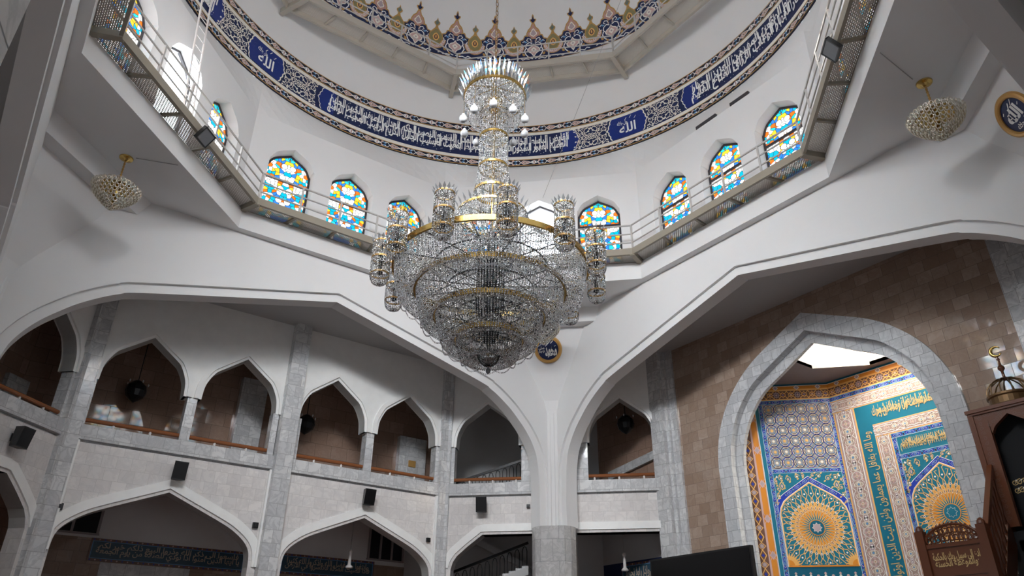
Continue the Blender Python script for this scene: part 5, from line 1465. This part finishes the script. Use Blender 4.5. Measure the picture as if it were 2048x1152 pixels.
round_plaque(7, 12.55, 16.5, [('الله', -.28, .2, -.12, .22, .03), ('جل جلاله', -.22, .22, -.32, -.16, .018)], 'gold rimmed blue round plaque cut by the right edge, beside the far right corner')

def speaker(F, s, z, label, proto=[]):
    p = F(s, z, .05); rz = math.atan2(-F.n.y, -F.n.x) - PI / 2
    if proto:
        c = copy_tree(proto[0]); c.location = p; c.rotation_euler = (0, 0, rz); c['label'] = label; return c
    t = empty('wall_speaker', p, rz, label, 'speaker', 'black loudspeakers on the gallery wall')     # local -y points into the room
    m = MB(); P = [(-.20, -.32, -.27), (.20, -.32, -.27), (.14, -.07, -.25), (-.14, -.07, -.25), (-.20, -.42, .25), (.20, -.42, .25), (.14, -.10, .27), (-.14, -.10, .27)]
    m.add(P, [(0, 3, 2, 1), (4, 5, 6, 7), (0, 1, 5, 4), (1, 2, 6, 5), (2, 3, 7, 6), (3, 0, 4, 7)]); m.build('cabinet', 'black_plastic', t)
    g = MB(); g.add([(-.185, -.33, -.24), (.185, -.33, -.24), (.185, -.425, .22), (-.185, -.425, .22)], [(0, 1, 2, 3)]); g.build('grille', 'iron_black', t)
    b = MB(); b.box(-.05, .05, -.12, .0, -.04, .04); b.box(-.09, .09, -.02, .01, -.1, .1); b.build('bracket', 'black_plastic', t)
    proto.append(t); return t
FC, FA = axis_frame(1, 13.11), axis_frame(3, 13.11)
speaker(FBL, -3.12, 6.98, 'black wall speaker above the lower left pointed arch nearest the far left corner')
speaker(FBL, 3.14, 7.03, 'black wall speaker above the second pointed arch, left of the corner stair')
speaker(FC, -2.66, 7.12, 'black wall speaker on the marble wall just left of the big white pier')
speaker(FA, 2.46, 6.98, 'black wall speaker at the left edge of the photo')
def sensor(F, s, z, w, label):
    m = MB(); m.box(s - w / 2, s + w / 2, -.0, .09, z - w / 2, z + w / 2, 0, F); m.box(s - w * .3, s + w * .3, .09, .12, z - w * .3, z + w * .3, 0, F)
    tag(m.build('motion_sensor', 'black_plastic'), label, 'sensor', 'small black boxes on the marble wall')
sensor(FBL, -5.92, 5.63, .17, 'small black box at the far left foot of the first lower arch surround')
sensor(FBL, -.5, 5.72, .17, 'small black box left of the middle marble pilaster')
sensor(FBL, 5.74, 5.9, .14, 'small black box at the right end of the second lower arch')
sensor(FC, -.98, 7.08, .12, 'small black box tight against the left side of the white pier')
m = MB(); m.lathe([(.002, 6.0), (.05, 6.02), (.075, 6.07), (.07, 6.12)], 16, 0, FC(3.72, 0, -.1)[:2]); tag(m.build('dome_camera', 'black_plastic', smooth=True), 'tiny black dome camera under the flat beam right of the pier', 'camera')

def handrail(F, s0, s1, label, proto=[]):
    t = empty('gallery_rail', F((s0 + s1) / 2, 7.95, -.12), 0, label, 'handrail', 'wooden rails on the gallery parapet')
    inv = Matrix.Translation(-Vector(t.location)); n = 3 if s1 - s0 > 2.9 else 2
    m = MB(); m.tube([F(s0, 8.14, -.12), F(s1, 8.14, -.12)], .062, 10); o = m.build('rail', 'rail_wood', t); o.matrix_parent_inverse = inv
    for i in range(n):
        s = s0 + (s1 - s0) * (i + .8) / (n + .6)
        m = MB(); m.tube([F(s, 7.94, -.12), F(s, 8.1, -.12)], .038, 8); o = m.build('post', 'rail_white', t); o.matrix_parent_inverse = inv
for F, a, b, lab in ((FBL, -5.95, -3.28, 'wooden rail in the first upper opening from the left of the long wall'), (FBL, -2.98, -.36, 'wooden rail in the second upper opening, left of the middle pilaster'),
                     (FBL, .36, 2.97, 'wooden rail in the third upper opening, right of the middle pilaster'), (FBL, 3.28, 5.88, 'wooden rail in the fourth upper opening, in front of the yellow notice'),
                     (FC, -3.95, -.75, 'wooden rail left of the white pier, before the black stair railing'), (FC, .75, 3.98, 'wooden rail right of the white pier'), (FA, .8, 3.98, 'wooden rail at the far left edge, before the marble door frame')):
    handrail(F, a, b, lab)

# inscriptions under the galleries
def inscription(F, s0, s1, z0, z1, txt, label, grp='blue inscription friezes of the lower gallery'):
    t = empty('inscription_panel', F((s0 + s1) / 2, z0, 0), 0, label, 'frieze', grp); inv = Matrix.Translation(-Vector(t.location))
    m = MB(); m.box(s0, s1, .004, .04, z0, z1, 0, F); o = m.build('panel', 'paint_brown', t); o.matrix_parent_inverse = inv
    v = Vec(); v.rect(s0 + .05, z0 + .08, s1 - .05, z1 - .08, 'skyblue', 0); v.rect(s0 + .08, z0 + .1, s1 - .08, z1 - .1, 'slate', 1)
    n = int((s1 - s0) / .16)
    for i in range(n):
        x = s0 + (s1 - s0) * (i + .5) / n
        for z in (z0 + .04, z1 - .04): v.star(x, z, .032, .018, 4, 'rose' if i % 2 else 'blue', 1)
    o = v.build('border', lambda a, b, h: F(a, b, h + .042), t); o.matrix_parent_inverse = inv
    m = MB(); h = z1 - z0; w = (s1 - s0)
    a, b = txt
    lay_text(m, a, s0 + .2, s1 - .2, z0 + h * .20, z0 + h * .62, F, .062, .01); lay_text(m, b, s0 + .25, s1 - .25, z0 + h * .45, z0 + h * .84, F, .064, .01)
    o = m.build('lettering', 'paint_sand', t); o.matrix_parent_inverse = inv
inscription(FB, -4.42, .62, 4.78, 5.48, ('يا ايها الذين امنوا اذا نودي للصلاة من يوم الجمعة', 'فاسعوا الى ذكر الله وذروا البيع ذلكم خير لكم'), 'blue inscription frieze with gold script seen through the first lower arch')
inscription(FB, 1.9, 5.72, 4.86, 5.58, ('فاذا قضيت الصلاة فانتشروا في الارض', 'وابتغوا من فضل الله واذكروا الله كثيرا'), 'blue inscription frieze seen through the second lower arch, behind a white hanging lamp')
FS = Fr((12.78, 9.0), (0, -1), (-1, 0))
inscription(FS, -.62, 1.1, 4.4, 5.38, ('لعلكم تفلحون', 'واذا راوا تجارة'), 'blue inscription frieze in the dark opening right of the white pier')

def dark_window(n, F, s0, s1, z0, z1, label):
    m = MB(); m.box(s0 - .06, s1 + .06, 0, .06, z0 - .06, z0, 0, F); m.box(s0 - .06, s1 + .06, 0, .06, z1, z1 + .06, 0, F)
    for i in range(4):
        x = s0 + (s1 - s0) * i / 3; m.box(x - .04, x + .04, 0, .07, z0, z1, 0, F)
    w = m.build('window_%d' % n, 'niche_grey'); struct(w, label, 'window')
    for i in range(3):
        a = s0 + (s1 - s0) * i / 3; p = MB(); p.box(a + .04, a + (s1 - s0) / 3 - .04, .005, .02, z0, z1, 0, F); p.build('pane', 'dark_glass', w)
wn += 1
dark_window(wn, FB, -6.6, -4.3, 5.62, 6.6, 'dark three pane window above the first lower inscription')
wn += 1
dark_window(wn, FB, 5.42, 6.95, 5.70, 6.95, 'dark three pane window right of the second lower inscription')
m = MB(); F = axis_frame(3, 16.2)
m.box(4.6, 5.0, 0, .16, 7.42, 9.8, 0, F); m.box(6.0, 6.4, 0, .16, 7.42, 9.8, 0, F); m.box(5.0, 6.0, 0, .16, 9.3, 9.8, 0, F)
d = m.build('door_1', 'tile_grey'); struct(d, 'grey marble door frame in the far left gallery', 'door')
m = MB(); m.box(5.0, 6.0, .0, .05, 7.42, 9.3, 0, F); m.build('door_leaf', 'plaster_gallery', d)
m = MB(); m.box(6.15, 6.48, .25, .28, 9.17, 9.43, 0, FU); tag(m.build('notice', 'paint_ochre'), 'small yellow notice on the marble block of the upper gallery', 'sign')

# dark lanterns in the galleries
def gallery_lamp(p, top, label, proto=[]):
    if proto: c = copy_tree(proto[0]); c.location = p; c['label'] = label; return c
    t = empty('gallery_lantern', p, 0, label, 'lantern', 'dark lanterns hanging in the upper gallery')
    m = MB(); m.lathe([(.02, .1), (.16, .02), (.3, -.12), (.34, -.3), (.28, -.5), (.14, -.62), (.02, -.7)], 14); m.build('shade', 'iron_black', t)
    m = MB(); m.tube([(0, 0, .08), (0, 0, top)], .015, 6); m.build('rod', 'iron_black', t)
    m = MB()
    for k in range(5): a = 2 * PI * k / 5; m.lathe([(.01, .02), (.025, -.02), (.01, -.08)], 8, 0, (.34 * math.cos(a), .34 * math.sin(a)))
    m.build('bulbs', 'frosted_ball', t)
    proto.append(t); return t
gallery_lamp((-4.52, 14.5, 10.25), 2.45, 'dark lantern in the shade of the first upper opening from the left')
gallery_lamp((1.46, 14.5, 10.25), 2.45, 'dark lantern in the shade of the third upper opening')
q = axis_frame(1, 14.0)(2.73, 10.6, 0); gallery_lamp(q, 2.1, 'dark lantern in the opening right of the white pier')
def hanging_lamp(p, L, label, proto=[]):
    if proto: c = copy_tree(proto[0]); c.location = p; c['label'] = label; return c
    t = empty('pendant_lamp', p, 0, label, 'lamp', 'white pendant lamps on long rods below the gallery')
    m = MB(); m.tube([(0, 0, .62), (0, 0, L)], .012, 6); m.build('rod', 'wire_grey', t)
    m = MB(); m.lathe([(.003, 0), (.12, .0), (.13, .05), (.06, .12), (.05, .5), (.07, .52), (.07, .6), (.02, .64)], 16); m.build('lamp_body', 'rail_white', t, smooth=True)
    proto.append(t); return t
hanging_lamp((3.6, 14.0, 4.95), 2.2, 'white pendant lamp hanging in the second lower arch')
hanging_lamp(axis_frame(1, 14.6)(2.35, 5.0, 0), 2.2, 'white pendant lamp hanging right of the marble pier shaft')

# stair behind the corner
F1 = axis_frame(1, 14.6)
def flight(F, s0, z0, s1, z1, wd, label, up, th=.28, reach=1.0):
    t = empty('staircase', F(s0, z0, 0), 0, label, 'stairs'); inv = Matrix.Translation(-Vector(t.location))
    m = MB(); n = 14
    m.slab(F, [(s0, z0 - th), (s1, z1 - th), (s1, z1), (s0, z0)], [], -wd, 0); o = m.build('flight', 'plaster_gallery', t); o.matrix_parent_inverse = inv
    m = MB()
    for i in range(n):
        a, b = i / n, (i + 1) / n; A, B = s0 + (s1 - s0) * a, s0 + (s1 - s0) * b; m.box(min(A, B), max(A, B), -wd, 0, min(z0, z1) + 0, z0 + (z1 - z0) * max(a, b) if False else z0 + (z1 - z0) * (a + b) / 2 + .06, 0, F) if False else m.box(min(A, B), max(A, B), -wd, -.01, z0 + (z1 - z0) * (a + b) / 2 - .12, z0 + (z1 - z0) * (a + b) / 2 + .07, 0, F)
    o = m.build('steps', 'tile_grey', t); o.matrix_parent_inverse = inv
    m = MB(); m.bar(F(s0, z0 + up, -.04), F(s1, z1 + up, -.04), .09, .09); o = m.build('banister', 'iron_black', t); o.matrix_parent_inverse = inv
    nb = 12
    for i in range(nb):
        f = (i + .5) / nb; s, z = s0 + (s1 - s0) * f, z0 + (z1 - z0) * f; w = abs(s1 - s0) / nb * .30
        m = MB(); m.tube([F(s - w, z + .05, -.04), F(s - w, z + up * .72, -.04), F(s - w * .6, z + up * .86, -.04), F(s, z + up * .9, -.04), F(s + w * .6, z + up * .86, -.04), F(s + w, z + up * .72, -.04), F(s + w, z + .05, -.04)], .016, 6)
        o = m.build('baluster', 'iron_black', t); o.matrix_parent_inverse = inv
flight(F1, -4.6, 4.0, -1.2, 5.2, 1.1, 'black railed stair flight climbing behind the low opening left of the pier', .85)
flight(F1, -4.2, 7.6, -.9, 8.6, 1.1, 'upper black railed stair flight behind the gallery rail left of the pier', .75)
m = MB(); m.slab(axis_frame(1, 15.9), [(-3.6, 6.3), (-.6, 4.8), (-.6, 5.05), (-3.6, 6.55)], [], -.8, 0); struct(m.build('ceiling_stair', 'plaster_gallery'), 'sloping underside of the stair', 'ceiling')
m = MB(); m.slab(FS, [(-1.0, 8.62), (1.7, 8.98), (1.7, 9.3), (-1.0, 8.95)], [], 0, .12); struct(m.build('trim_6', 'tile_grey'), 'sloping marble string of the stair on the brown side wall', 'trim')

# large dark screen
t = empty('display_screen', (11.0, 4.3, 0), 0, 'large black display screen standing before the prayer wall', 'screen')
m = MB(); m.box(-.08, .06, -2.0, 2.06, 2.75, 5.06); m.build('casing', 'black_plastic', t)
m = MB(); m.box(-.095, -.08, -1.94, 2.0, 2.82, 5.0); m.build('panel', 'iron_black', t)
for y in (-1.3, 1.4):
    m = MB(); m.box(-.05, .05, y - .06, y + .06, 0.06, 2.78); m.box(-.5, .5, y - .08, y + .08, 0, .06); m.build('leg', 'black_plastic', t)

# --- pulpit
t = empty('pulpit', (11.4, -5.3, 0), 0, 'tall carved wooden pulpit with a caged dome and gold crescent at the right edge', 'pulpit')
inv = Matrix.Translation((-11.4, 5.3, 0))
def pp(mb, nm, mt, sm=False): o = mb.build(nm, mt, t, sm); o.matrix_parent_inverse = inv; return o
FP = Fr((10.9, -5.3), (0, -1), (-1, 0))                          # front of the canopy; s = -y - 5.3
door = smooth_prof([(.44, 0), (.44, 6.5), (.41, 6.68), (.3, 6.85), (0, 7.06)], n=3)
m = MB(); m.slab(FP, [(-.78, 4.6), (-.78, 7.22), (.78, 7.22), (.78, 4.6)] + [(a, max(b, 4.6)) for a, b in half(door)[::-1]], [], -.12, 0)
for sg in (-1, 1): m.box(sg * .78 - .06, sg * .78 + .06, -1.3, .03, 4.3, 7.24, 0, FP)
m.box(-.78, .78, -1.3, -1.2, 4.3, 7.2, 0, FP); m.box(-.80, -.74, -1.25, 0, 6.6, 7.2, 0, FP); m.box(.74, .80, -1.25, 0, 6.6, 7.2, 0, FP)
pp(m, 'canopy', 'wood_red')
v = Vec()
for i in range(16):
    x = -.7 + 1.4 * (i + .5) / 16; v.spiral(x, 7.13, .05, 1.2, i, .016, 'brown', 1, 10, 1 if i % 2 else -1)
for sg in (-1, 1):
    for i in range(20): v.spiral(sg * .60, 4.8 + i * .12, .05, 1.2, i, .016, 'brown', 1, 10, sg)
    for i in range(4): v.spiral(sg * (.42 - .09 * i), 6.9 + .045 * i, .05, 1.2, i, .016, 'brown', 1, 10, sg)
o = v.build('carved_pattern', FP, t); o['kind'] = 'stuff'; o.matrix_parent_inverse = inv
m = MB(); m.box(-.86, .86, -1.34, .07, 7.22, 7.30, 0, FP); m.box(-.82, .82, -1.32, .04, 7.17, 7.22, 0, FP); pp(m, 'cornice', 'wood_red')
cx, cy = 11.45, -5.3
m = MB(); m.lathe([(.52, 7.3), (.50, 7.34), (.47, 7.36), (.47, 7.52), (.50, 7.55), (.50, 7.6), (.44, 7.6)], 28, 0, (cx, cy)); pp(m, 'dome_drum', 'bronze')
for k in range(12):
    a = 2 * PI * k / 12; m = MB()
    m.tube([(cx + r * math.cos(a), cy + r * math.sin(a), z) for r, z in ((.46, 7.58), (.465, 7.68), (.43, 7.8), (.34, 7.92), (.2, 8.0), (.04, 8.04))], .017, 5); pp(m, 'dome_rib', 'bronze')
m = MB(); m.lathe([(.02, 7.98), (.06, 8.02), (.03, 8.08), (.03, 8.22), (.075, 8.28), (.075, 8.33), (.03, 8.38), (.022, 8.5), (.04, 8.53), (.012, 8.58), (.01, 8.62)], 14, 0, (cx, cy)); pp(m, 'finial', 'wood_dark', True)
m = MB()
cpts = []
for i in range(17):
    a = math.radians(-60 + 300 * i / 16) - PI / 2 - math.radians(90); w = .012 + .034 * math.sin(PI * i / 16)
    cpts.append(((cx, cy - .0 + .12 * math.cos(a + PI / 2), 8.74 + .12 * math.sin(a + PI / 2)), w))
m.tube([p for p, w in cpts], [w for p, w in cpts], 8); pp(m, 'crescent', 'gold', True)
# stair of the pulpit
m = MB(); z0, z1 = 2.2, 4.6
for i in range(10):
    x1 = 8.7 + 2.2 * (i + 1) / 10; x0 = 8.7 + 2.2 * i / 10; m.box(x0 + .3, x1 + .3 if i < 9 else 10.9, -6.0, -4.75, 0, z0 + (z1 - z0) * (i + 1) / 10 - .3)
m.box(10.9, 12.2, -6.05, -4.55, 0, 4.5); pp(m, 'stair', 'velvet_black')
for y in (-4.72, -6.03):
    m = MB(); m.bar((9.12, y - .16 if y > -5 else y, 4.35), (10.9, y + .1 if y > -5 else y, 5.95), .11, .12); pp(m, 'banister', 'wood_red')
    m = MB(); m.bar((9.12, y - .16 if y > -5 else y, 2.9), (10.9, y + .1 if y > -5 else y, 4.5), .12, .5); pp(m, 'stringer', 'wood_dark')
    for i in range(7):
        f = (i + .6) / 7.2; x = 9.0 + 1.9 * f; yy = (y - .2 + .3 * f) if y > -5 else y; zb = 3.1 + 1.6 * f
        m = MB(); m.lathe([(.03, zb), (.05, zb + .1), (.03, zb + .3), (.055, zb + .55), (.035, zb + .8), (.05, zb + 1.0), (.03, zb + 1.22)], 8, 0, (x, yy)); pp(m, 'baluster', 'wood_dark')
m = MB(); m.box(-.70, .70, -.45, -.4, 4.4, 7.1, 0, FP); pp(m, 'curtain', 'velvet_black')
v = Vec()
for i in range(9):
    x = -.42 + .84 * i / 8
    for z in (5.42, 5.6):
        v.spiral(x, z, .07, 1.3, i * 1.3, .02, 'gilt', 1, 10, 1 if i % 2 else -1); v.disc(x + .04, z + .04, .02, 'ivory', 2, 6)
o = v.build('embroidery', lambda a, b, h: FP(a, b, h - .4), t); o.matrix_parent_inverse = inv

# --- carved screen in front of the pulpit
t = empty('carved_screen', (8.8, -4.3, 0), 0, 'dark carved wooden screen with a pierced crest and gold script before the pulpit', 'screen')
FG = Fr((8.8, -4.3), (0, -1), (-1, 0)); inv = Matrix.Translation((-8.8, 4.3, 0))
def gp(mb, nm, mt, sm=False): o = mb.build(nm, mt, t, sm); o.matrix_parent_inverse = inv; return o
for s in (-.62, .64):
    m = MB(); m.box(s - .09, s + .09, -.09, .09, 0, 4.40, 0, FG); m.lathe([(.02, 4.38), (.085, 4.41), (.075, 4.47), (.03, 4.52), (.003, 4.53)], 12, 0, FG(s, 0, 0)[:2]); gp(m, 'post', 'wood_dark')
m = MB(); m.box(-.54, .56, -.04, .03, .1, 4.06, 0, FG); m.box(-.54, .56, -.06, .06, 4.04, 4.12, 0, FG); m.box(-.54, .56, -.06, .05, 3.48, 3.54, 0, FG); gp(m, 'board', 'wood_dark')
m = MB()
def arcz(x): return 4.12 + .36 * math.sqrt(max(0, 1 - (x / .56) ** 2))
m.tube([FG(x, arcz(x), 0) for x in np.linspace(-.55, .55, 24)], .03, 6)
for i in range(11):
    x = -.46 + .92 * i / 10; h = arcz(x) - 4.12
    for zz, r in ((.3, .34), (.72, .24)):
        R_ = min(.085, h * r); c = (x, 4.12 + h * zz); fl = 1 if i < 5 else -1
        m.tube([FG(c[0] + R_ * (1 - .6 * k / 10) * math.cos(fl * k * .75 + 1), c[1] + R_ * (1 - .6 * k / 10) * math.sin(fl * k * .75 + 1), 0) for k in range(11)], .018, 5)
for i in range(10):
    x = -.41 + .82 * i / 9; m.tube([FG(x, 4.12, 0), FG(x + .03 * (-1) ** i, 4.12 + (arcz(x) - 4.12) * .5, 0), FG(x, arcz(x), 0)], .016, 5)
for i in range(13):
    x = -.5 + i * 1.0 / 12; m.lathe([(.003, arcz(x) - .01), (.03, arcz(x) + .02), (.003, arcz(x) + .06)], 8, 0, FG(x, 0, 0)[:2])
gp(m, 'crest', 'wood_dark')
m = MB(); lay_text(m, 'ادع الى سبيل ربك بالحكمة', -.46, .48, 3.72, 3.95, FG, .038, .014); gp(m, 'inscription', 'paint_gilt')
m = MB(); lay_text(m, 'والموعظة الحسنة', -.44, .40, 3.62, 3.82, FG, .040, .012); gp(m, 'inscription', 'paint_gilt')
